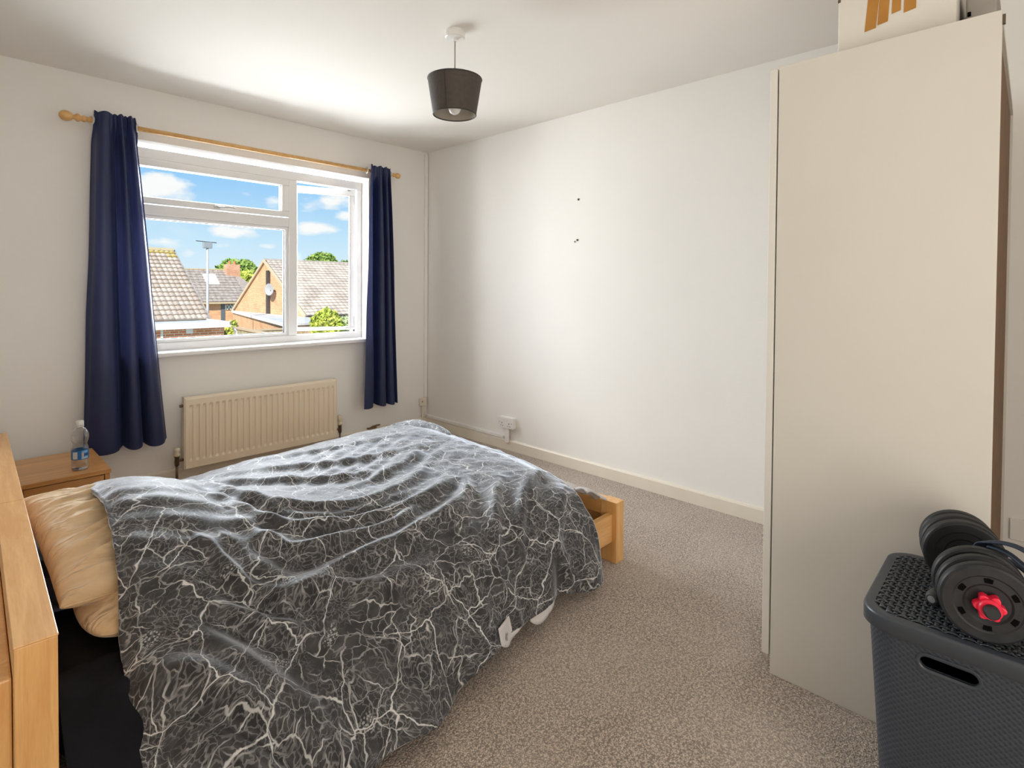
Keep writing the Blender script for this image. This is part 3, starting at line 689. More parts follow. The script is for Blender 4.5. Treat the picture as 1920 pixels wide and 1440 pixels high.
def duvet():
    # cross-sections from the far hem (k0) to the near hem (k10): Y rows, and heights at seven stations head -> foot
    Yk = np.array([3.20, 3.15, 3.02, 2.70, 2.35, 2.02, 1.74, 1.56, 1.42, 1.30, 1.16])
    st = [0, .10, .24, .42, .62, .82, .93, 1.0]
    Zk = np.array([
        [.15, .24, .340, .455, .560, .597, .515, .400, .300, .195, .045],
        [.15, .24, .330, .435, .545, .590, .515, .405, .308, .198, .050],
        [.15, .23, .290, .370, .445, .495, .478, .412, .325, .205, .050],
        [.15, .24, .315, .390, .412, .420, .422, .408, .338, .212, .055],
        [.15, .25, .325, .395, .406, .408, .415, .408, .350, .215, .090],
        [.15, .26, .340, .402, .408, .408, .412, .408, .365, .225, .080],
        [.15, .26, .340, .398, .398, .400, .400, .398, .370, .230, .060],
        [.15, .25, .335, .365, .360, .360, .358, .360, .345, .230, .045]])
    Yoff = np.zeros_like(Zk)
    Yoff[:, 10] = [-.10, -.06, -.02, .01, .07, .11, .10, .10]
    Yoff[:, 9] = [-.02, -.02, -.01, -.01, .0, .0, .0, .01]
    Yoff[0, 8] = .0
    X0 = np.array([.30, .30, .31, .335, .352, .340, .315, .287, .285, .285, .275])
    X1 = np.array([2.06, 2.09, 2.12, 2.125, 2.12, 2.10, 2.05, 1.99, 1.925, 1.905, 1.875])
    nu, nv = 300, 280
    s = np.linspace(0, 1, nu); tt = np.linspace(0, 10, nv)
    sm = np.interp(s, st, np.arange(len(st)))
    # smooth station parameter
    Zs = catmull(Zk, sm); Ys = catmull(Yoff, sm)
    Z = catmull(Zs.T, tt).T; Y = catmull((Yk[None]+Ys).T, tt).T
    x0 = catmull(X0, tt); x1 = catmull(X1, tt)
    X = x0[None]+(x1-x0)[None]*s[:, None]
    P = np.stack([X, Y, Z], -1)
    # folds: ridges given as (x, y) polylines over the bed, height, half width
    def ridge(pts, amp, wd, asym=.0):
        D = np.full(X.shape, 9.); K = np.zeros(X.shape); side = np.zeros(X.shape)
        pts = np.array(pts, float); nseg = len(pts)-1
        # refine polyline smoothly
        mm = np.linspace(0, nseg, nseg*6+1); q = catmull(pts, mm)
        for i in range(len(q)-1):
            a, d = q[i], q[i+1]-q[i]; L2 = d@d+1e-9
            k = (((X-a[0])*d[0]+(Y-a[1])*d[1])/L2).clip(0, 1)
            dx, dy = X-a[0]-k*d[0], Y-a[1]-k*d[1]; dd = np.hypot(dx, dy)
            b = dd < D; D = np.where(b, dd, D); K = np.where(b, (i+k)/(len(q)-1), K); side = np.where(b, np.sign(d[0]*dy-d[1]*dx), side)
        fall = np.sin(np.pi*np.clip(K, .04, .96))**.5
        sd = D*side
        return amp*fall*(np.exp(-(sd/wd)**2) - .55*np.exp(-((sd+wd*1.9)/(wd*1.5))**2)*(1 if asym >= 0 else 0))
    h = np.zeros(X.shape)
    R_ = [([(.66, 2.66), (.90, 2.40), (1.12, 2.24), (1.36, 2.16)], .016, .030), ([(.66, 2.34), (.79, 1.98), (.98, 1.87), (1.24, 1.88), (1.55, 2.03)], .020, .030),
          ([(.70, 2.16), (.80, 1.90), (.92, 1.82), (1.12, 1.81), (1.38, 1.86)], .014, .022),
          ([(.67, 2.02), (.74, 1.80), (.86, 1.73), (1.09, 1.71), (1.36, 1.75), (1.64, 1.94)], .020, .026), ([(.66, 1.86), (.72, 1.66), (.82, 1.62), (.99, 1.63), (1.20, 1.66), (1.56, 1.82)], .022, .026),
          ([(.62, 1.66), (.70, 1.52), (.87, 1.525), (1.08, 1.54), (1.28, 1.57), (1.5, 1.66)], .026, .030), ([(.66, 1.46), (.80, 1.415), (1.0, 1.42), (1.16, 1.37)], .026, .034),
          ([(.86, 2.75), (1.10, 2.52), (1.40, 2.38), (1.75, 2.35)], .012, .03), ([(1.0, 2.86), (1.35, 2.68), (1.8, 2.62)], .010, .03), ([(1.2, 2.05), (1.5, 2.16), (1.85, 2.40)], .014, .028),
          ([(1.28, 1.49), (1.47, 1.64), (1.62, 1.82)], .016, .024), ([(1.32, 1.32), (1.49, 1.50), (1.70, 1.69)], .016, .024), ([(1.44, 1.33), (1.65, 1.50), (1.88, 1.66)], .018, .022), ([(1.63, 1.42), (1.78, 1.55), (1.95, 1.66)], .020, .022),
          ([(1.55, 1.28), (1.70, 1.36), (1.84, 1.44)], .014, .024), ([(1.22, 1.28), (1.30, 1.42), (1.40, 1.56)], .012, .026),
          ([(.52, 1.74), (.55, 1.67), (.58, 1.58), (.64, 1.52), (.70, 1.48)], .026, .020), ([(.66, 1.50), (.79, 1.475), (.92, 1.43)], .028, .022), ([(.50, 1.55), (.60, 1.47), (.70, 1.39)], .026, .020),
          ([(.32, 1.47), (.40, 1.44), (.47, 1.37), (.54, 1.29), (.66, 1.18)], .065, .036), ([(.42, 1.53), (.50, 1.43), (.57, 1.34), (.66, 1.24)], .040, .030), ([(.36, 1.36), (.46, 1.26), (.56, 1.14)], .045, .030),
          ([(.30, 1.30), (.40, 1.20), (.47, 1.10)], .026, .022), ([(.78, 1.36), (.86, 1.26), (.92, 1.14)], .012, .026), ([(1.0, 1.34), (1.08, 1.24), (1.14, 1.16)], .012, .024), ([(1.3, 1.34), (1.36, 1.26), (1.42, 1.18)], .012, .022), ([(1.62, 1.36), (1.66, 1.30), (1.70, 1.24)], .012, .022)]
    for pts, a, w_ in R_: h = h + 1.25*ridge(pts, a, w_, -1 if np.mean([q_[1] for q_ in pts]) < 1.46 and pts[0][0] < .6 else 0)
    topm = np.clip((Z-.30)/.1, 0, 1)
    h = h + .008*vnoise(X*9+Y*5, Y*13-X*3, 11) + .004*vnoise(X*21-Y*6, Y*26+X*8, 12) + .0015*vnoise(X*40, Y*44, 13)
    h = h + .006*topm*np.sin((Y*1.0+.35*np.sin(X*2.2))*62)*np.clip(vnoise(X*3, Y*4, 5)+.3, 0, 1)
    # hem flutes on the hanging side
    hang = np.clip((.22-Z)/.2, 0, 1)*(Y < 2)
    # normals
    du = np.gradient(P, axis=0); dv = np.gradient(P, axis=1); nn = np.cross(du, -dv)*-1
    nn = np.cross(dv, du); nn /= np.linalg.norm(nn, axis=-1, keepdims=True)+1e-9
    if nn[nu//2, nv//2, 2] < 0: nn = -nn
    P = P + nn*h[..., None]
    P[..., 1] -= hang*.018*np.sin(X*21+1.2)
    P[..., 2] += hang**2*.018*np.sin(X*17)
    P[..., 2] = np.maximum(P[..., 2], .012)
    # rolled fold at the head edge
    s_ = s[:, None]
    lip = np.exp(-(s_/.018)**2); P[..., 2] -= .020*lip; P[..., 0] += .006*lip
    arc = np.zeros(nv); mid = P[nu//2]; arc[1:] = np.cumsum(np.linalg.norm(np.diff(mid, axis=0), axis=1))
    uv = np.stack([X, np.broadcast_to(arc[None], X.shape)], -1)
    t = thing('duvet', 'dark grey duvet with a white branching line print spread over the bed', 'duvet', (1.15, 2.1, .3))
    o = link('duvet_cover', grid_mesh('duvet', P[:, ::1], uv), M_duvet, t)
    sd = o.modifiers.new('thick', 'SOLIDIFY'); sd.thickness = .016; sd.offset = -1 if nn[nu//2, nv//2, 2] > 0 else 1
    me = o.data
    # make sure normals face outwards
    bm = bmesh.new(); bm.from_mesh(me)
    bm.faces.ensure_lookup_table()
    if bm.faces[(nu//2)*(nv-1)+nv//2].normal.z < 0: bmesh.ops.reverse_faces(bm, faces=bm.faces[:])
    bm.to_mesh(me); bm.free(); me.polygons.foreach_set('use_smooth', [True]*len(me.polygons)); sd.offset = -1
    # pale lining showing where the near hem turns out
    m_l = noisy('duvet_lining', (.62, .59, .58), (.24, .23, .23), 26, .7, lo=.58, hi=.66)
    def lining(xa, xb, drop, out):
        sel = [i for i in range(nu) if xa <= P[i, -1, 0] <= xb]
        base = P[sel, -1]; n = len(sel); k = np.linspace(0, 1, n)
        f = np.sin(np.pi*k)**.8*(1+.12*np.sin(k*7))
        rows = []
        for q in np.linspace(0, 1, 8):
            r = base.copy(); r[:, 2] = np.maximum(.008, base[:, 2]+.05*(1-q)-drop*f*q); r[:, 1] = base[:, 1]+.014*(1-q)-out*f*q+.004; rows.append(r)
        oo = link('lining_edge', grid_mesh('lining', np.stack(rows, 1)), m_l, t); oo.modifiers.new('s', 'SOLIDIFY').thickness = .004
    lining(1.42, 1.58, .040, .0); lining(1.24, 1.37, .024, .006)
    # bunched far corner at the foot, and the pale end of the cover tucked by the footboard
    n1, n2 = 50, 40
    u = np.linspace(0, 1, n1)[:, None]; v = np.linspace(0, 1, n2)[None, :]
    Yb = 2.50+.62*u + 0*v; Xb = 2.08+.07*v+.02*np.sin(u*12)*v + .03*np.sin(u*PI); Zb = .360+.050*np.sin(v*PI)*np.sin(u*PI)**.5 - .10*v**2 - .06*u**3+.010*vnoise(u*12, v*5, 3)
    uvb = np.stack([Yb*1.0, .3*v+0*u], -1)
    oo = link('turned_corner', grid_mesh('corner', np.stack([Xb, Yb, Zb+0*u], -1), uvb), M_duvet, t); oo.modifiers.new('s', 'SOLIDIFY').thickness = .012
    Yb = 1.395+.50*u+0*v; Xb = 1.95+.15*v+.006*np.sin(u*30); Zb = .352+.010*np.sin(u*26+v*5)*(1-v)-.075*v**1.3 + .006*np.sin(u*40)*v
    oo = link('lining_edge', grid_mesh('lining', np.stack([Xb, Yb, Zb+0*u], -1)), m_l, t); oo.modifiers.new('s', 'SOLIDIFY').thickness = .010
duvet()

# ------------------------------------------------------------------ bedside cabinet and bottle
def nightstand():
    x0, x1, y0, y1, z1 = .238, .583, 3.300, 3.780, .340
    t = thing('bedside_cabinet', 'low oak veneer bedside cabinet beside the bed and left curtain', 'cabinet', ((x0+x1)/2, 3.3, 0))
    M1 = M_nsx
    MB().box((x0, y0-.006, z1-.022), (x1+.004, y1+.004, z1)).build('top', M_nsx, t, .002)
    MB().box((x1-.020, y0, 0), (x1, y1, z1-.022)).build('side_panel', M1, t, .0015)
    MB().box((x0, y0, 0), (x0+.020, y1, z1-.022)).build('side_panel', M1, t, .0015)
    MB().box((x0+.02, y1-.012, .03), (x1-.02, y1-.004, z1-.022)).build('back_panel', M1, t)
    d = MB().box((x0+.023, y0+.004, .180), (x1-.023, y0+.020, z1-.027)).build('drawer', M1, t, .0015)
    d = MB().box((x0+.023, y0+.004, .035), (x1-.023, y0+.020, .176)).build('drawer', M1, t, .0015)
    MB().box((x0+.02, y0+.012, 0), (x1-.02, y0+.025, .032)).build('plinth', M1, t)
    MB().box((x0+.02, y0+.02, .03), (x1-.02, y1-.012, .04)).build('bottom_panel', M1, t)
nightstand()
def bottle():
    x, y, z = .478, 3.385, .340
    t = thing('water_bottle', 'half-empty clear plastic water bottle with a blue label on the bedside cabinet', 'bottle', (x, y, z))
    T_ = Matrix.Translation((x, y, z)) @ Matrix.Scale(1.07, 4)
    m_pl = bpy.data.materials.new('clear_plastic'); m_pl.use_nodes = True; q = m_pl.node_tree; q.nodes.clear()
    out = q.nodes.new('ShaderNodeOutputMaterial'); mx = q.nodes.new('ShaderNodeMixShader'); tr = q.nodes.new('ShaderNodeBsdfTransparent'); gl = q.nodes.new('ShaderNodeBsdfGlossy'); gl.inputs['Roughness'].default_value = .08
    tr.inputs[0].default_value = (.93, .94, .95, 1); lw = q.nodes.new('ShaderNodeLayerWeight'); lw.inputs[0].default_value = .42
    q.links.new(lw.outputs['Facing'], mx.inputs[0]); q.links.new(tr.outputs[0], mx.inputs[1]); q.links.new(gl.outputs[0], mx.inputs[2]); q.links.new(mx.outputs[0], out.inputs[0])
    prof = [(.001, .006), (.016, .003), (.027, .0), (.031, .004), (.0325, .012), (.0325, .045), (.0315, .050), (.0325, .055), (.0325, .095), (.032, .104), (.029, .112), (.0268, .120), (.029, .129), (.033, .140), (.0345, .152), (.033, .166), (.028, .180), (.020, .190), (.0135, .196), (.0125, .204)]
    MB().lathe(prof, 40, M=T_).build('bottle_body', m_pl, t, smooth=True)
    MB().lathe([(.0148, .204), (.0152, .206), (.0152, .222), (.0142, .2245), (.001, .2245)], 32, M=T_).build('cap', mat('cap_plastic', (.80, .78, .74), .4), t, smooth=True)
    MB().lathe([(.0155, .198), (.0155, .202), (.013, .202), (.013, .198)], 32, closed=True, M=T_).build('neck_ring', mat('cap_ring', (.78, .76, .73), .4), t)
    lb = MB().lathe([(.0331, .052), (.0331, .094), (.0327, .094), (.0327, .052)], 48, closed=True, M=T_)
    lo = lb.build('label', mat('blue_label', (.02, .16, .42), .4), t, smooth=False)
    # printed blocks wrapped on the label
    def patch(a0, a1, z0, z1, c, r=.0334):
        n = 10; p = MB(); vs = []; r *= 1.07; z0 *= 1.07; z1 *= 1.07
        for i in range(n+1):
            a = math.radians(a0+(a1-a0)*i/n); vs.append((p.bm.verts.new((x+r*math.cos(a), y+r*math.sin(a), z+z0)), p.bm.verts.new((x+r*math.cos(a), y+r*math.sin(a), z+z1))))
        for A, B in zip(vs, vs[1:]): p.bm.faces.new((A[0], B[0], B[1], A[1]))
        p.build('label_print', c, lo)
    wht = mat('label_white', (.62, .68, .74), .4); lbl = mat('label_light_blue', (.17, .42, .68), .4); nvy = mat('label_navy', (.01, .06, .22), .4); pnk = mat('label_pink', (.55, .38, .38), .4)
    patch(210, 245, .056, .088, wht); patch(272, 318, .054, .091, lbl, .03335); patch(287, 318, .066, .080, nvy); patch(271, 286, .064, .082, pnk); patch(270, 316, .056, .060, wht)
    wm = mat('water', (.9, .95, 1), .02, **{'Transmission Weight': 1, 'IOR': 1.1})
    MB().lathe([(.001, .007), (.028, .005), (.0312, .012), (.0312, .050), (.0312, .058), (.001, .058)], 32, M=T_).build('water', wm, t, smooth=True)
bottle()

# ------------------------------------------------------------------ laundry hamper and dumbbells
def rrect(x0, x1, y0, y1, r, n=6):
    out = []
    for cx, cy, a0 in ((x1-r, y1-r, 0), (x0+r, y1-r, 90), (x0+r, y0+r, 180), (x1-r, y0+r, 270)):
        for i in range(n+1):
            a = math.radians(a0+90*i/n); out.append((cx+r*math.cos(a), cy+r*math.sin(a)))
    return out
HX0, HX1, HY0, HY1, HZ = 1.405, 1.800, -.085, .268, .545
def hamper():
    t = thing('laundry_hamper', 'charcoal plastic rattan-effect laundry hamper with a lid beside the wardrobe', 'hamper', (1.6, .1, 0))
    m_b = mat('hamper_plastic', (.034, .042, .056), .42); q = NT(m_b); v = q.coord('Object', (1, 1, 1))
    # moulded wicker relief: alternating over/under weave
    sp = q.n('ShaderNodeSeparateXYZ'); q.l(v, sp.inputs[0])
    hh = q.math('ADD', sp.outputs[0], sp.outputs[1])
    a = q.math('SINE', q.math('MULTIPLY', hh, 420)); b = q.math('SINE', q.math('MULTIPLY', sp.outputs[2], 520))
    wv = q.math('MULTIPLY', a, b); n = q.noise(v, 60, 3).outputs['Fac']
    q.bump(q.math('ADD', wv, q.math('MULTIPLY', n, .8)), .25, .003)
    q.l(q.mix(q.sstep(wv, -1.0, -.3), (.016, .020, .027), (.034, .042, .056)), q.b.inputs['Base Color'])
    m_s = mat('hamper_smooth', (.036, .043, .054), .36)
    n = 10
    def loop(sx, z, inset):  # tapering wall
        return [(x, y, z) for x, y in rrect(HX0+.012+inset, HX1-.012-inset, HY0+.012+inset, HY1-.012-inset, .055-inset*.3, n)]
    zs = np.linspace(0, .512, 26); rings = [loop(1, z, .030*(1-z/.5)) for z in zs]
    bm = bmesh.new(); rv = [[bm.verts.new(p) for p in r] for r in rings]; L = len(rv[0])
    zslot = (.452, .486); yslot = (.032, .152)
    for A, B in zip(rv, rv[1:]):
        for k in range(L):
            bm.faces.new((A[k], A[(k+1) % L], B[(k+1) % L], B[k]))
    bm.faces.new(rv[0][::-1])
    bmesh.ops.recalc_face_normals(bm, faces=bm.faces[:])
    mb = MB(); mb.bm.free(); mb.bm = bm
    body = mb.build('basket', m_b, t); smooth_by_angle(body)
    sd = body.modifiers.new('s', 'SOLIDIFY'); sd.thickness = .003; sd.offset = -1
    # handle hole cut through the narrow face
    def slot_pts(y0, y1, z0, z1):
        r = (z1-z0)/2; o = []
        for cy, a0 in ((y1-r, -90), (y0+r, 90)):
            for i in range(9):
                a = math.radians(a0+180*i/8); o.append((cy+r*math.cos(a), (z0+z1)/2+r*math.sin(a)))
        return o
    sl = slot_pts(.062, .158, .468, .496)
    cut = MB().prism([(HX0-.05, y, z-.008) for y, z in sl], (0, 0, 0), (.12, 0, 0))
    me = bpy.data.meshes.new('cutter'); cut.bm.to_mesh(me); cut.bm.free(); co = bpy.data.objects.new('cutter', me); COL.objects.link(co)
    co.location = (0, 0, 0)
    bo = body.modifiers.new('b', 'BOOLEAN'); bo.object = co; bo.operation = 'DIFFERENCE'; bo.solver = 'EXACT'
    body.location = (0, 0, 0); par = body.parent; body.parent = None
    dg = bpy.context.evaluated_depsgraph_get(); dg.update(); ev = body.evaluated_get(dg); nm = bpy.data.meshes.new_from_object(ev)
    body.modifiers.clear(); body.data = nm; bpy.data.objects.remove(co)
    body.parent = par; body.location = -t.location
    smooth_by_angle(body)
    # smooth raised rim round the slot
    bm2 = MB(); o_ = slot_pts(.056, .164, .454, .494); i_ = slot_pts(.062, .158, .460, .488)
    A = [bm2.bm.verts.new((HX0+.0105, y, z)) for y, z in o_]; B = [bm2.bm.verts.new((HX0+.0085, y, z)) for y, z in i_]; Cc = [bm2.bm.verts.new((HX0+.022, y, z)) for y, z in i_]
    for k in range(len(A)):
        k2 = (k+1) % len(A); bm2.bm.faces.new((A[k], A[k2], B[k2], B[k])); bm2.bm.faces.new((B[k], B[k2], Cc[k2], Cc[k]))
    bmesh.ops.recalc_face_normals(bm2.bm, faces=bm2.bm.faces[:])
    bm2.build('handle_rim', m_s, t, smooth=True)
    # lid: skirt, flat rim, woven panel
    prof = [(0.003, .508), (0, .511), (0, HZ-.006), (.0015, HZ-.0015), (.005, HZ), (.021, HZ), (.023, HZ-.003)]
    bm = bmesh.new(); rv = [[bm.verts.new((x, y, z)) for x, y in rrect(HX0+i, HX1-i, HY0+i, HY1-i, .062-i*.6, n)] for i, z in prof]
    for A, B in zip(rv, rv[1:]):
        for k in range(L): bm.faces.new((A[k], A[(k+1) % L], B[(k+1) % L], B[k]))
    bm.faces.new(rv[-1]); bmesh.ops.recalc_face_normals(bm, faces=bm.faces[:]); mb = MB(); mb.bm.free(); mb.bm = bm
    lid = mb.build('lid', m_s, t); smooth_by_angle(lid, .9)
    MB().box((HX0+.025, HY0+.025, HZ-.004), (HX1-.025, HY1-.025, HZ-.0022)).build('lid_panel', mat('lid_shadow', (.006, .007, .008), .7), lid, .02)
    # the woven strands of the lid: two crossing diagonal sets, over and under
    wv = bmesh.new(); step = .0140
    cx, cy = (HX0+HX1)/2, (HY0+HY1)/2
    inside = lambda x, y: HX0+.027 < x < HX1-.027 and HY0+.027 < y < HY1-.027 and abs(x-cx)+abs(y-cy) < (HX1-HX0+HY1-HY0)/2-.085
    for fam in (0, 1):
        for i in range(-20, 21):
            for j in range(-20, 21):
                # strand segment between crossings
                p, q_ = i*step, (j+.5)*step
                if fam == 0: x, y = cx+p, cy+q_
                else: x, y = cx+q_, cy+p
                if not inside(x, y): continue
                up = ((i+j) % 2 == 0) if fam == 0 else ((i+j) % 2 == 1)
                hw, hl = step*.27, step*.56; za, zb_ = (HZ-.0016, HZ+.0026)
                d0, d1 = (za, zb_) if up else (zb_, za)
                if fam == 0: c4 = [(x-hw, y-hl, d0), (x+hw, y-hl, d0), (x+hw, y, (d0+d1)/2+.0007), (x-hw, y, (d0+d1)/2+.0007), (x+hw, y+hl, d1), (x-hw, y+hl, d1)]
                else: c4 = [(x-hl, y+hw, d0), (x-hl, y-hw, d0), (x, y-hw, (d0+d1)/2+.0007), (x, y+hw, (d0+d1)/2+.0007), (x+hl, y-hw, d1), (x+hl, y+hw, d1)]
                vv = [wv.verts.new(k) for k in c4]; wv.faces.new((vv[0], vv[1], vv[2], vv[3])); wv.faces.new((vv[3], vv[2], vv[4], vv[5]))
    mb = MB(); mb.bm.free(); mb.bm = wv
    o = mb.build('lid_weave', mat('hamper_weave', (.038, .044, .054), .33), lid, smooth=True); o['kind'] = 'stuff'
    sd = o.modifiers.new('s', 'SOLIDIFY'); sd.thickness = .0016
hamper()

def dumbbell():
    m_p = noisy('plate_rubber', (.013, .014, .016), (.018, .019, .022), 40, .5, **{'Specular IOR Level': .3}); m_d = mat('plate_recess', (.010, .010, .011), .6); m_r = mat('red_star_nut', (.75, .012, .05), .35)
    t = thing('dumbbell', 'black plate dumbbell with a red star nut lying on the hamper lid', 'dumbbell', (1.6, .08, HZ+.0025))
    A = Vector((1.430, .052, HZ+.0832)); yaw_ = math.radians(13)
    M_ = Matrix.Translation(A) @ Matrix.Rotation(yaw_, 4, 'Z')
    def plate(x0, th, R, name='weight_plate', face=True):
        b = .006
        prof = [(.013, x0+.004), (.036, x0+.004), (.040, x0+.0015), (.054, x0+.0015), (.057, x0), (R-b, x0), (R-.002, x0+.002), (R, x0+b), (R, x0+th-b), (R-.002, x0+th-.002), (R-b, x0+th), (.013, x0+th)]
        return smooth_by_angle(MB().lathe(prof, 56, 'x', True, M=M_).build(name, m_p, t), .2)
    R = .0785
    plate(0, .024, R); plate(.038, .024, R-.001); plate(.075, .025, R+.001)
    plate(.226, .030, R+.001); plate(.264, .030, R+.001); plate(.302, .028, R-.002)
    for k in range(6):
        a = math.radians(30+60*k); c, s_ = .047*math.cos(a), .047*math.sin(a)
        h = MB().prism([M_ @ Vector((.0004, c+dy*math.cos(a)-dz*math.sin(a), s_+dy*math.sin(a)+dz*math.cos(a))) for dy, dz in ((-.0045, -.006), (.004, -.0075), (.0055, 0), (.004, .0075), (-.0045, .006))], (0, 0, 0), tuple((M_.to_3x3() @ Vector((.004, 0, 0)))))
        h.build('plate_hole', M_black, t)
    # star nut: six lobes
    def star(x0, th, col):
        pts = []
        for i in range(72):
            a = 2*PI*i/72; r = .0185+.0075*(math.cos(6*a)*.5+.5)**.7; pts.append(M_ @ Vector((x0, r*math.cos(a), r*math.sin(a))))
        ax = M_.to_3x3() @ Vector((1, 0, 0))
        return MB().prism(pts, (0, 0, 0), tuple(ax*th)).build('star_nut', col, t, .0025, seg=3)
    star(-.016, .018, m_r); star(.338, .016, m_r)
    smooth_by_angle(MB().lathe([(.0175, -.024), (.0195, -.021), (.019, -.014), (.012, -.014), (.012, -.024)], 32, 'x', True, M=M_).build('nut_collar', m_r, t))
    smooth_by_angle(MB().lathe([(.001, -.036), (.0105, -.036), (.013, -.033), (.0125, .11), (.001, .11)], 24, 'x', M=M_).build('bar_end', m_d, t))
    smooth_by_angle(MB().lathe([(.001, .355), (.0125, .355), (.0125, .22), (.001, .22)], 24, 'x', M=M_).build('bar_end', m_d, t))
    smooth_by_angle(MB().lathe([(.020, .106), (.020, .114), (.014, .120), (.0165, .14), (.018, .165), (.0165, .19), (.014, .212), (.020, .218), (.020, .226)], 24, 'x', M=M_).build('grip', m_p, t))
dumbbell()
def bar_piece():
    m = noisy('grey_rubber', (.030, .031, .033), (.038, .039, .041), 60, .45)
    t = thing('spare_dumbbell_bar', 'short black bar with a rounded grey end poking out beside the dumbbell', 'dumbbell bar', (1.55, .15, HZ+.0025))
    z = HZ+.0185
    smooth_by_angle(MB().lathe([(.001, -.002), (.010, -.001), (.014, .004), (.0155, .012), (.0155, .035), (.012, .040), (.011, .16), (.015, .165), (.015, .20), (.001, .202)], 24, 'x', M=Matrix.Translation((1.520, .150, z)) @ Matrix.Rotation(math.radians(-14), 4, 'Z')).build('bar', m, t), .7)
    MB().lathe([(.0012, -.0026), (.0070, -.0022), (.0075, -.0016), (.0012, -.0016)], 20, 'x', M=Matrix.Translation((1.520, .150, z)) @ Matrix.Rotation(math.radians(-14), 4, 'Z')).build('end_cap', mat('pale_end', (.22, .23, .25), .4), t)
bar_piece()
def strap():
    m = noisy('navy_strap', (.010, .018, .036), (.016, .026, .050), 30, .6)
    t = thing('navy_strap', 'navy fabric lifting strap draped over the dumbbell handle', 'strap', (1.60, .0, HZ))
    def ribbon(pts, wd, name):
        q = catmull(np.array(pts, float), np.linspace(0, len(pts)-1, 40)); d = np.gradient(q, axis=0); d /= np.linalg.norm(d, axis=1, keepdims=True)
        sd = np.cross(d, np.array([[.1, -.25, 1]])); sd /= np.linalg.norm(sd, axis=1, keepdims=True)
        nn = np.cross(sd, d); P = np.stack([q+sd*wd*k/2+nn*(-.004*k*k) for k in (-1, -.5, 0, .5, 1)], 1)
        o = link(name, grid_mesh(name, P), m, t); o.modifiers.new('s', 'SOLIDIFY').thickness = .003
    ribbon([(1.585, .074, HZ+.135), (1.572, .062, HZ+.158), (1.562, .030, HZ+.170), (1.556, .0, HZ+.166), (1.552, -.035, HZ+.14), (1.55, -.06, HZ+.08)], .024, 'band')
    ribbon([(1.572, .056, HZ+.152), (1.562, .034, HZ+.153), (1.556, .012, HZ+.143), (1.552, -.015, HZ+.118), (1.55, -.045, HZ+.06), (1.55, -.06, HZ+.012)], .026, 'band')
    ribbon([(1.600, .060, HZ+.110), (1.600, .02, HZ+.120), (1.595, -.02, HZ+.09), (1.59, -.055, HZ+.03)], .030, 'band')
strap()

# ------------------------------------------------------------------ outside: ground, houses, trees
GZ = -2.7
def at(px, py, X=None, Y=None, Z=None):        # a point on the sight line through a photo position, at a known plane
    r = F + RR*((px-960)/1025.19) - UU*((py-558.87)/1025.19)
    k = X/r.x if X is not None else Y/r.y if Y is not None else (Z-CAMZ)/r.z
    return Vector((0, 0, CAMZ))+r*k
M_grass = noisy('garden_ground', (.20, .25, .07), (.40, .36, .26), .25, .9)
struct(MB().box((-40, WY+1.2, GZ-.2), (120, 140, GZ)).build('ground_outside', M_grass), 'gardens and paths below the window')
def brick(name, c1, c2, mortar, sc):
    m = mat(name, c1, .85); t = NT(m); tc_ = t.n('ShaderNodeTexCoord'); sp = t.n('ShaderNodeSeparateXYZ'); t.l(tc_.outputs['Object'], sp.inputs[0])
    cb = t.n('ShaderNodeCombineXYZ'); t.l(t.math('ADD', sp.outputs[0], sp.outputs[1]), cb.inputs[0]); t.l(sp.outputs[2], cb.inputs[1])
    b = t.n('ShaderNodeTexBrick'); t.l(cb.outputs[0], b.inputs['Vector']); b.inputs['Scale'].default_value = sc
    b.inputs['Color1'].default_value = (*c1, 1); b.inputs['Color2'].default_value = (*c2, 1); b.inputs['Mortar'].default_value = (*mortar, 1); b.inputs['Mortar Size'].default_value = .012
    b.inputs['Brick Width'].default_value = .225; b.inputs['Row Height'].default_value = .075; b.inputs['Bias'].default_value = -.2
    n = t.noise(tc_.outputs['Object'], 1.3, 4).outputs['Fac']
    t.l(t.mix(t.math('MULTIPLY', t.sstep(n, .4, .7), .3), b.outputs['Color'], (.30, .12, .05)), t.b.inputs['Base Color']); t.bump(b.outputs['Fac'], -.3, .01)
    return m
M_brickA = brick('orange_brick', (.72, .27, .10), (.84, .40, .18), (.75, .60, .44), 1)
M_brickB = brick('red_brick', (.60, .18, .075), (.78, .33, .17), (.75, .62, .48), 1)
M_roofA = noisy('concrete_tile', (.33, .255, .20), (.48, .40, .33), 2.2, .9, lo=.3, hi=.7)
M_roofB = noisy('grey_tile', (.30, .25, .215), (.40, .34, .30), 3, .9)
M_moss = noisy('mossy_tile', (.42, .32, .08), (.46, .38, .24), 4, .95)
M_fascia = mat('white_fascia', (.80, .80, .80), .5); M_felt = noisy('roof_felt', (.50, .50, .49), (.60, .59, .57), 1.5, .9)
M_cream = mat('cream_barge', (.60, .47, .32), .6); M_grey = mat('grey_paint', (.12, .14, .17), .5); M_dark = mat('dark_pipe', (.06, .05, .05), .6)
M_dimglass = mat('house_glass', (.25, .30, .34), .1)

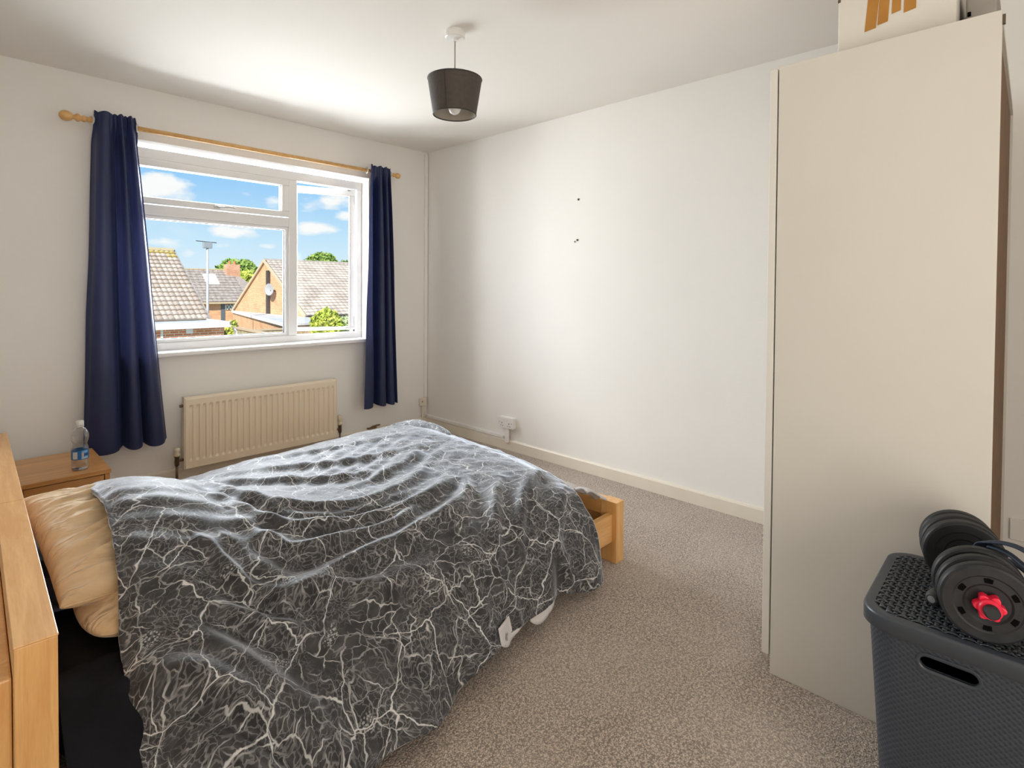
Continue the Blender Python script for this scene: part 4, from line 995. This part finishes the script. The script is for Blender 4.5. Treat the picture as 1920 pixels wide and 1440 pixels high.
def tiled_roof(parent, x0, x1, yr, zr, ye, ze, rows, tw, mats, single=True, roll=2, name='roof_tile'):
    """interlocking tiles with rolled tops on a slope whose ridge (yr,zr) and eave (ye,ze) run along X"""
    sl = Vector((0, ye-yr, ze-zr)); L = sl.length; d = sl/L; nrm = Vector((1, 0, 0)).cross(d); nrm = nrm if nrm.z > 0 else -nrm
    g = L/rows; nc = max(1, round((x1-x0)/tw)); tw = (x1-x0)/nc
    seg = 4*roll+1
    def tile_geo():
        vs, fs = [], []
        for j, (s, lift) in enumerate(((0, .004), (g*1.10, .055), (g*1.10, .0))):
            for i in range(seg):
                u = i/(seg-1); hgt = .024*abs(math.sin(u*PI*roll)) if j < 2 else 0
                p = d*s + Vector((u*tw*.99, 0, 0)) + nrm*(lift+hgt*(1 if j < 2 else 0)); vs.append(p)
        for j in range(2):
            for i in range(seg-1): a = j*seg+i; fs.append((a, a+1, a+seg+1, a+seg))
        return vs, fs
    vs, fs = tile_geo()
    if single:
        ms = []
        for m_ in mats:
            me = bpy.data.meshes.new(name); me.from_pydata([tuple(v) for v in vs], [], fs); me.materials.append(m_); ms.append(me)
        for r in range(rows):
            for c in range(nc):
                k = 1 if (r == 0 or (r == 1 and random.random() < .5)) else (2 if random.random() < .35 else 0)
                o = bpy.data.objects.new(name, ms[min(k, len(ms)-1)]); COL.objects.link(o); o.parent = parent
                o.location = Vector((x0+c*tw, yr, zr)) + d*(r*g) + nrm*random.uniform(0, .006) - parent.location
    else:
        V, Fc = [], []
        for r in range(rows):
            for c in range(nc):
                off = Vector((x0+c*tw, yr, zr)) + d*(r*g) + nrm*random.uniform(0, .008); b0 = len(V)
                V += [tuple(v+off) for v in vs]; Fc += [tuple(b0+i for i in f) for f in fs]
        me = bpy.data.meshes.new('roof_tiles'); me.from_pydata(V, [], Fc)
        o = link('roof_tiles', me, mats[0], parent); o['kind'] = 'stuff'
def ridge_tiles(parent, x0, x1, y, z, m_, n):
    w_ = (x1-x0)/n
    pr = [(math.cos(a)*.13, math.sin(a)*.11) for a in np.linspace(0, PI, 7)]
    me = None
    for i in range(n):
        mb = MB().prism([(0, p, q) for p, q in pr], (0, 0, 0), (w_*.985, 0, 0)) if me is None else None
        if mb: me = bpy.data.meshes.new('ridge_tile'); mb.bm.to_mesh(me); mb.bm.free(); me.materials.append(m_)
        o = bpy.data.objects.new('ridge_tile', me); COL.objects.link(o); o.parent = parent; o.location = Vector((x0+i*w_, y, z-.02)) - parent.location
def gable_wall(parent, X, yr, zr, y1, z1, y2, z2, m_, th=.25, name='gable_wall', base=GZ):
    return MB().prism([(X, y1, base), (X, y1, z1), (X, yr, zr), (X, y2, z2), (X, y2, base)], (0, 0, 0), (th, 0, 0)).build(name, m_, parent)

def house_left():
    xr = 6.28; yr, zr, ye, ze = 24.0, 2.59, 20.0, .13; yb = 2*yr-ye
    t = thing('bungalow', 'bungalow with a mossy ridge and big brown tiled slope, at the window\'s left', 'house', (3, 22, GZ), 'brick houses outside the window')
    MB().box((-1, ye+.25, GZ), (xr-.15, yb-.25, ze-.05)).build('brick_wall', M_brickB, t)
    gable_wall(t, xr-.27, yr, zr-.12, ye+.25, ze-.02, yb-.25, ze-.02, M_brickB, .12)
    MB().prism([(-1, yr, zr-.06), (-1, ye, ze-.06), (-1, ye, ze-.14), (-1, yr, zr-.14)], (0, 0, 0), (xr+1-.02, 0, 0)).build('roof_deck', M_roofA, t)
    MB().prism([(-1, yr, zr-.02), (-1, yb, ze-.02), (-1, yb, ze-.12), (-1, yr, zr-.12)], (0, 0, 0), (xr+1, 0, 0)).build('roof_slope', M_roofA, t)
    tiled_roof(t, 1.30, xr, yr, zr, ye, ze, 17, .332, [M_roofA, M_moss, noisy('concrete_tile_pale', (.42, .35, .29), (.52, .44, .37), 3, .9)])
    MB().prism([(-1, yr, zr-.01), (-1, ye, ze-.01), (-1, ye, ze-.05), (-1, yr, zr-.05)], (0, 0, 0), (2.3, 0, 0)).build('roof_slope', M_roofA, t)
    ridge_tiles(t, -1, xr, yr, zr, M_moss, 16)
    MB().prism([(xr, yr, zr+.03), (xr, ye-.03, ze+.03), (xr, ye-.03, ze-.09), (xr, yr, zr-.09)], (0, 0, 0), (.05, 0, 0)).build('verge', M_roofB, t)
house_left()
def garage():
    t = thing('flat_roof_garage', 'red brick garage with a white fascia in front of the brown tiled slope', 'garage', (3, 19, GZ))
    xr = 6.19; yf = 18.0
    MB().box((-1, yf, GZ), (xr-.12, 20.2, -.01)).build('brick_wall', M_brickB, t)
    # individual bricks would be a few pixels: the courses stay in the material
    MB().box((-1.1, yf-.10, .055), (xr, 20.2, .10)).build('flat_roof', M_felt, t)
    MB().box((-1.1, yf-.14, -.012), (xr+.02, yf-.10, .165)).build('fascia', M_fascia, t)
    MB().box((-1.1, yf-.19, -.02), (xr+.03, yf-.14, .045)).build('gutter', M_fascia, t, .015)
    MB().box((xr, yf-.14, .0), (xr+.03, 20.2, .15)).build('fascia', M_fascia, t)
    p = at(355, 619, Y=yf); MB().box((p.x-.09, yf-.03, p.z-.10), (p.x+.09, yf, p.z+.10)).build('wall_vent', M_fascia, t)
    p = at(303, 620, Y=yf); MB().box((p.x-.03, yf-.03, p.z-.30), (p.x+.03, yf, p.z+.12)).build('hopper', M_fascia, t)
garage()
def house_right():
    X = 14.0; yr, zr, y1, z1, y2, z2 = 34.44, 2.86, 28.95, -.37, 39.78, -.44
    t = thing('gabled_bungalow', 'orange brick gabled bungalow with a pale tiled roof and dish, right of the pole', 'house', (18, 34, GZ), 'brick houses outside the window')
    MB().box((X+.2, y1+.4, GZ), (30, y2-.4, z1-.1)).build('brick_wall', M_brickA, t)
    gable_wall(t, X, yr, zr-.14, y1+.3, z1+.02, y2-.3, z2+.02, M_brickA, .3)
    MB().prism([(X-.05, yr, zr-.06), (X-.05, y1, z1-.06), (X-.05, y1, z1-.16), (X-.05, yr, zr-.16)], (0, 0, 0), (17, 0, 0)).build('roof_deck', M_roofA, t)
    MB().prism([(X-.05, yr, zr-.02), (X-.05, y2, z2-.02), (X-.05, y2, z2-.14), (X-.05, yr, zr-.14)], (0, 0, 0), (17, 0, 0)).build('roof_slope', M_roofA, t)
    tiled_roof(t, X+.02, 27.0, yr, zr, y1, z1, 20, .31, [noisy('pale_tile', (.45, .38, .32), (.58, .50, .43), 1.2, .9)], False, 1)
    ridge_tiles(t, X-.05, 27, yr, zr, M_roofB, 26)
    for (ya, za) in ((y1, z1), (y2, z2)):
        MB().prism([(X-.12, yr, zr+.04), (X-.12, ya, za+.04), (X-.12, ya, za-.14), (X-.12, yr, zr-.14)], (0, 0, 0), (.08, 0, 0)).build('barge_board', M_cream, t)
    MB().box((X-.05, y1-.12, z1-.12), (27, y1, z1-.02)).build('gutter', M_dark, t)
    a = at(502, 492, X=X-.1); MB().box((X-.16, a.y-.14, -.6), (X, a.y+.14, 2.2)).build('flue_pipe', M_dark, t)
    d = at(510, 543, X=X-.2)
    md = Matrix.Translation((X-.35, d.y, d.z)) @ Matrix.Rotation(math.radians(20), 4, 'Z')
    MB().lathe([(.001, .09), (.15, .07), (.28, .02), (.36, -.04), (.34, -.04), (.15, .05), (.001, .07)], 28, 'x', M=md).build('satellite_dish', mat('dish_grey', (.42, .42, .44), .5), t, smooth=True)
    MB().tube([(X, d.y, d.z-.1), (X-.3, d.y, d.z-.05)], .03, 8).build('dish_arm', M_dark, t)
    # flat-roofed rear extension against the gable
    zt = -.44
    poly = [(13.9, 39.6), (10.8, 24.3), (13.98, 24.3), (14.0, 39.6)]
    MB().prism([(x, y, zt) for x, y in poly], (0, 0, 0), (0, 0, -.10)).build('extension_roof', M_felt, t)
    MB().prism([(13.88, 39.6, zt+.02), (10.78, 24.28, zt+.02), (10.78, 24.28, zt-.14), (13.88, 39.6, zt-.14)], (-.04, 0, 0), (.02, 0, 0)).build('extension_fascia', M_fascia, t)
    MB().prism([(x+.12*(1 if x < 13 else 0), y+.1*(1 if y < 30 else -1), GZ) for x, y in poly], (0, 0, 0), (0, 0, zt-.10-GZ)).build('extension_wall', M_brickA, t)
house_right()
def house_far():
    yr, zr, ye, ze = 55.0, 2.70, 51.0, -.15; x0, x1 = 8.0, 19.2
    t = thing('distant_bungalow', 'farthest bungalow with grey roof, skylight and brick chimney', 'house', (14, 54, GZ), 'brick houses outside the window')
    MB().box((x0, ye+.35, GZ), (x1+.6, yr+3, ze)).build('brick_wall', M_brickA, t)
    MB().prism([(x0, yr, zr), (x1, yr, zr), (x1+2.4, ye, ze), (x0, ye, ze)], (0, 0, 0), (0, .02, -.18)).build('roof_slope', M_roofB, t)
    MB().prism([(x0, yr, zr), (x1, yr, zr), (x1+2.4, 2*yr-ye, ze), (x0, 2*yr-ye, ze)], (0, 0, 0), (0, -.02, -.18)).build('roof_slope', M_roofB, t)
    MB().prism([(x1, yr, zr), (x1+2.4, ye, ze), (x1+2.4, 2*yr-ye, ze)], (0, 0, 0), (-.1, 0, -.15)).build('roof_hip', noisy('moss_hip', (.36, .40, .10), (.44, .40, .20), 1.5, .95), t)
    tiled_roof(t, x0, x1, yr, zr+.02, ye, ze+.02, 12, .40, [M_roofB], False, 1)
    ridge_tiles(t, x0, x1, yr, zr+.02, M_moss, 24)
    MB().box((x0, ye-.12, ze-.16), (x1+2.4, ye, ze-.02)).build('gutter', M_cream, t)
    c = at(435, 512, Y=54.6)
    MB().box((c.x-.58, 54.2, 1.6), (c.x+.58, 55.0, c.z+.80)).build('chimney', M_brickB, t)
    for dx in (-.22, .22): MB().lathe([(.13, c.z+.80), (.11, c.z+1.12), (.001, c.z+1.12)], 12, M=Matrix.Translation((c.x+dx, 54.6, 0))).build('chimney_pot', mat('terracotta', (.50, .20, .10), .8), t)
    MB().box((c.x-.6, 54.05, 1.78), (c.x+.6, 54.2, 2.0)).build('lead_flashing', M_felt, t)
    k = (2.70+.15)/4
    sk = [at(px, py, Y=52.6) for px, py in ((391, 527), (413, 527))]
    xa, xb = sk[0].x, sk[1].x+.1; ya, yb_ = 53.0, 54.2; zz = lambda y: ze+(y-ye)*k+.10
    MB().prism([(xa, ya, zz(ya)), (xb, ya, zz(ya)), (xb, yb_, zz(yb_)), (xa, yb_, zz(yb_))], (0, 0, 0), (0, 0, .08)).build('skylight', mat('skylight_glass', (.80, .82, .84), .2), t)
    y = ye+.35
    a, b = at(414, 570, Y=y), at(421, 592, Y=y); d = MB().box((a.x, y-.06, GZ), (b.x, y, a.z)).build('door', M_grey, t)
    a, b = at(423, 571, Y=y), at(440, 580, Y=y)
    w_ = MB()
    for i in range(4): xx = a.x+(b.x-a.x)*i/3; w_.box((xx-.05, y-.09, b.z), (xx+.05, y, a.z))
    w_.box((a.x, y-.09, a.z-.1), (b.x, y, a.z)).box((a.x, y-.09, b.z), (b.x, y, b.z+.1)).build('window_frame', M_fascia, t)
    MB().box((a.x, y-.04, b.z), (b.x, y, a.z)).build('pane', M_dimglass, t)
house_far()
def mast():
    p = at(389, 455, Y=30); x, y = p.x, 30.0
    t = thing('aerial_mast', 'tall thin grey pole topped with an aerial, left of the gable', 'pole', (x, y, GZ))
    MB().tube([(x, y, GZ), (x, y, 0), (x, y, p.z)], [.075, .065, .05], 10).build('pole', mat('pole_grey', (.50, .50, .50), .5), t, smooth=True)
    MB().box((x-.20, y-.1, p.z-.28), (x+.20, y+.1, p.z+.02)).build('aerial_head', mat('aerial_grey', (.30, .33, .36), .5), t, .02)
    MB().tube([(x-.52, y, p.z+.06), (x+.42, y, p.z+.02)], .022, 6).build('cross_arm', M_dark, t)
mast()
def foliage(name, c1, c2):
    m = noisy(name, c1, c2, 1.6, .8, lo=.3, hi=.7)
    m.node_tree.nodes['Principled BSDF'].inputs['Transmission Weight'].default_value = 0
    return m
M_leafA = foliage('leaf_green', (.13, .26, .035), (.34, .44, .10)); M_leafB = foliage('leaf_yellow', (.38, .46, .06), (.62, .64, .14)); M_bark = mat('bark', (.12, .08, .05), .9)
def plant(name, label, c, rx, rz, m_, base, n=1500, leaf=.16, seed=0, ry=None, group=None, cat='tree'):
    rng = np.random.default_rng(seed); ry = ry or rx
    t = thing(name, label, cat, (c[0], c[1], base), group)
    MB().tube([(c[0], c[1], base), (c[0]+.05*rx, c[1], (base+c[2])/2), (c[0], c[1], c[2])], [max(.05, rx*.08), max(.04, rx*.06), .03], 8).build('trunk' if cat == 'tree' else 'stem', M_bark, t)
    d = rng.normal(size=(n, 3)); d /= np.linalg.norm(d, axis=1)[:, None]
    r = .62+.38*rng.random(n)**.5; lump = 1+.28*vnoise(d[:, 0]*3+9, d[:, 2]*3+d[:, 1]*2+5, seed)
    p = d*r[:, None]*lump[:, None]*np.array([rx, ry, rz]) + np.array(c)
    V, Fc = [], []
    for q in p:
        a = rng.normal(size=3); a /= np.linalg.norm(a); b = np.cross(a, rng.normal(size=3)); b /= np.linalg.norm(b); s_ = leaf*(.6+.8*rng.random())
        i = len(V); V += [tuple(q-a*s_), tuple(q+b*s_*.45), tuple(q+a*s_), tuple(q-b*s_*.45)]; Fc.append((i, i+1, i+2, i+3))
    me = bpy.data.meshes.new('foliage'); me.from_pydata(V, [], Fc); o = link('foliage', me, m_, t); o['kind'] = 'stuff'
p = at(445, 505, Y=72); plant('tree', 'round green tree rising behind the brick chimney', (p.x, 72, 2.6), 2.7, 1.9, M_leafA, GZ, 2600, .34, 1)
p = at(462, 530, Y=66); plant('tree', 'yellow-green tree between chimney and orange gable', (p.x, 66, 1.4), 1.6, 1.5, M_leafB, GZ, 1600, .3, 2)
p = at(603, 488, Y=62); plant('tree', 'round green tree rising behind the pale tiled roof', (p.x, 62, 3.5), 1.95, 1.75, M_leafA, GZ, 2600, .28, 3)
p = at(648, 492, Y=66); plant('tree', 'small green treetop at the right end of the pale roof ridge', (p.x, 66, 3.6), 1.1, 1.1, M_leafA, GZ, 1200, .25, 4)
p = at(612, 606, Y=20.5); plant('shrub', 'yellow-green leafy shrub below the pale tiled roof', (p.x, 20.5, p.z-.25), .62, .80, M_leafB, GZ, 1900, .10, 5, cat='shrub')
p = at(643, 608, Y=21.5); plant('shrub', 'paler round shrub right of the yellow-green shrub', (p.x, 21.5, p.z-.25), .50, .60, foliage('leaf_pale', (.42, .52, .24), (.62, .68, .42)), GZ, 1400, .09, 6, cat='shrub')
p = at(434, 612, Y=21); plant('shrub', 'green shrub squeezed between garage and gabled bungalow', (p.x, 21, -.62), .26, .62, M_leafB, GZ, 1000, .08, 7, cat='shrub')
# garden fences
M_fence = noisy('fence_board', (.42, .30, .17), (.56, .43, .28), 5, .9); M_fence2 = noisy('weathered_fence', (.34, .32, .18), (.48, .44, .30), 5, .9)
def fence(name, label, a, b, ztop, m_, nb):
    a, b = Vector(a), Vector(b); t = thing(name, label, 'fence', (a.x, a.y, GZ))
    d = (b-a)/nb; n = Vector((-d.y, d.x, 0)).normalized()*.02
    for i in range(nb):
        p, q = a+d*(i+.02), a+d*(i+.96); j = random.uniform(-.01, .01)
        MB().prism([(p.x, p.y, GZ), (q.x, q.y, GZ), (q.x, q.y, ztop+j), (p.x, p.y, ztop+j)], n, -n).build('fence_board', m_, t)
    MB().prism([(a.x, a.y, ztop), (b.x, b.y, ztop), (b.x, b.y, ztop+.07), (a.x, a.y, ztop+.07)], n*2.5, -n*2.5).build('capping_rail', M_cream, t)
a, b = at(448, 612, Y=23.0), at(530, 607, Y=23.1)
fence('garden_fence', 'tan board fence below the flat-roofed extension', (a.x, 23.0, 0), (b.x+2.6, 23.1, 0), -.60, M_fence, 26)
a, b = at(439, 615, Y=20.5), at(519, 630, Y=16.5)
fence('side_fence', 'weathered fence running towards the window from the gabled bungalow', (a.x, 20.5, 0), (b.x, 16.5, 0), a.z-.02, M_fence2, 24)
p = at(440, 622, Y=18)
t = thing('bent_post', 'thin white bent post in front of the weathered fence', 'post', (p.x, 18, GZ))
MB().tube([(p.x+.07, 18, GZ), (p.x+.07, 18, p.z-.12), (p.x+.04, 18, p.z+.02), (p.x-.04, 18, p.z+.12)], .03, 8).build('post', M_fascia, t, smooth=True)

# tidy: helper flags are not part of the scene
for o in list(bpy.data.objects):
    if '_world' in o: del o['_world']
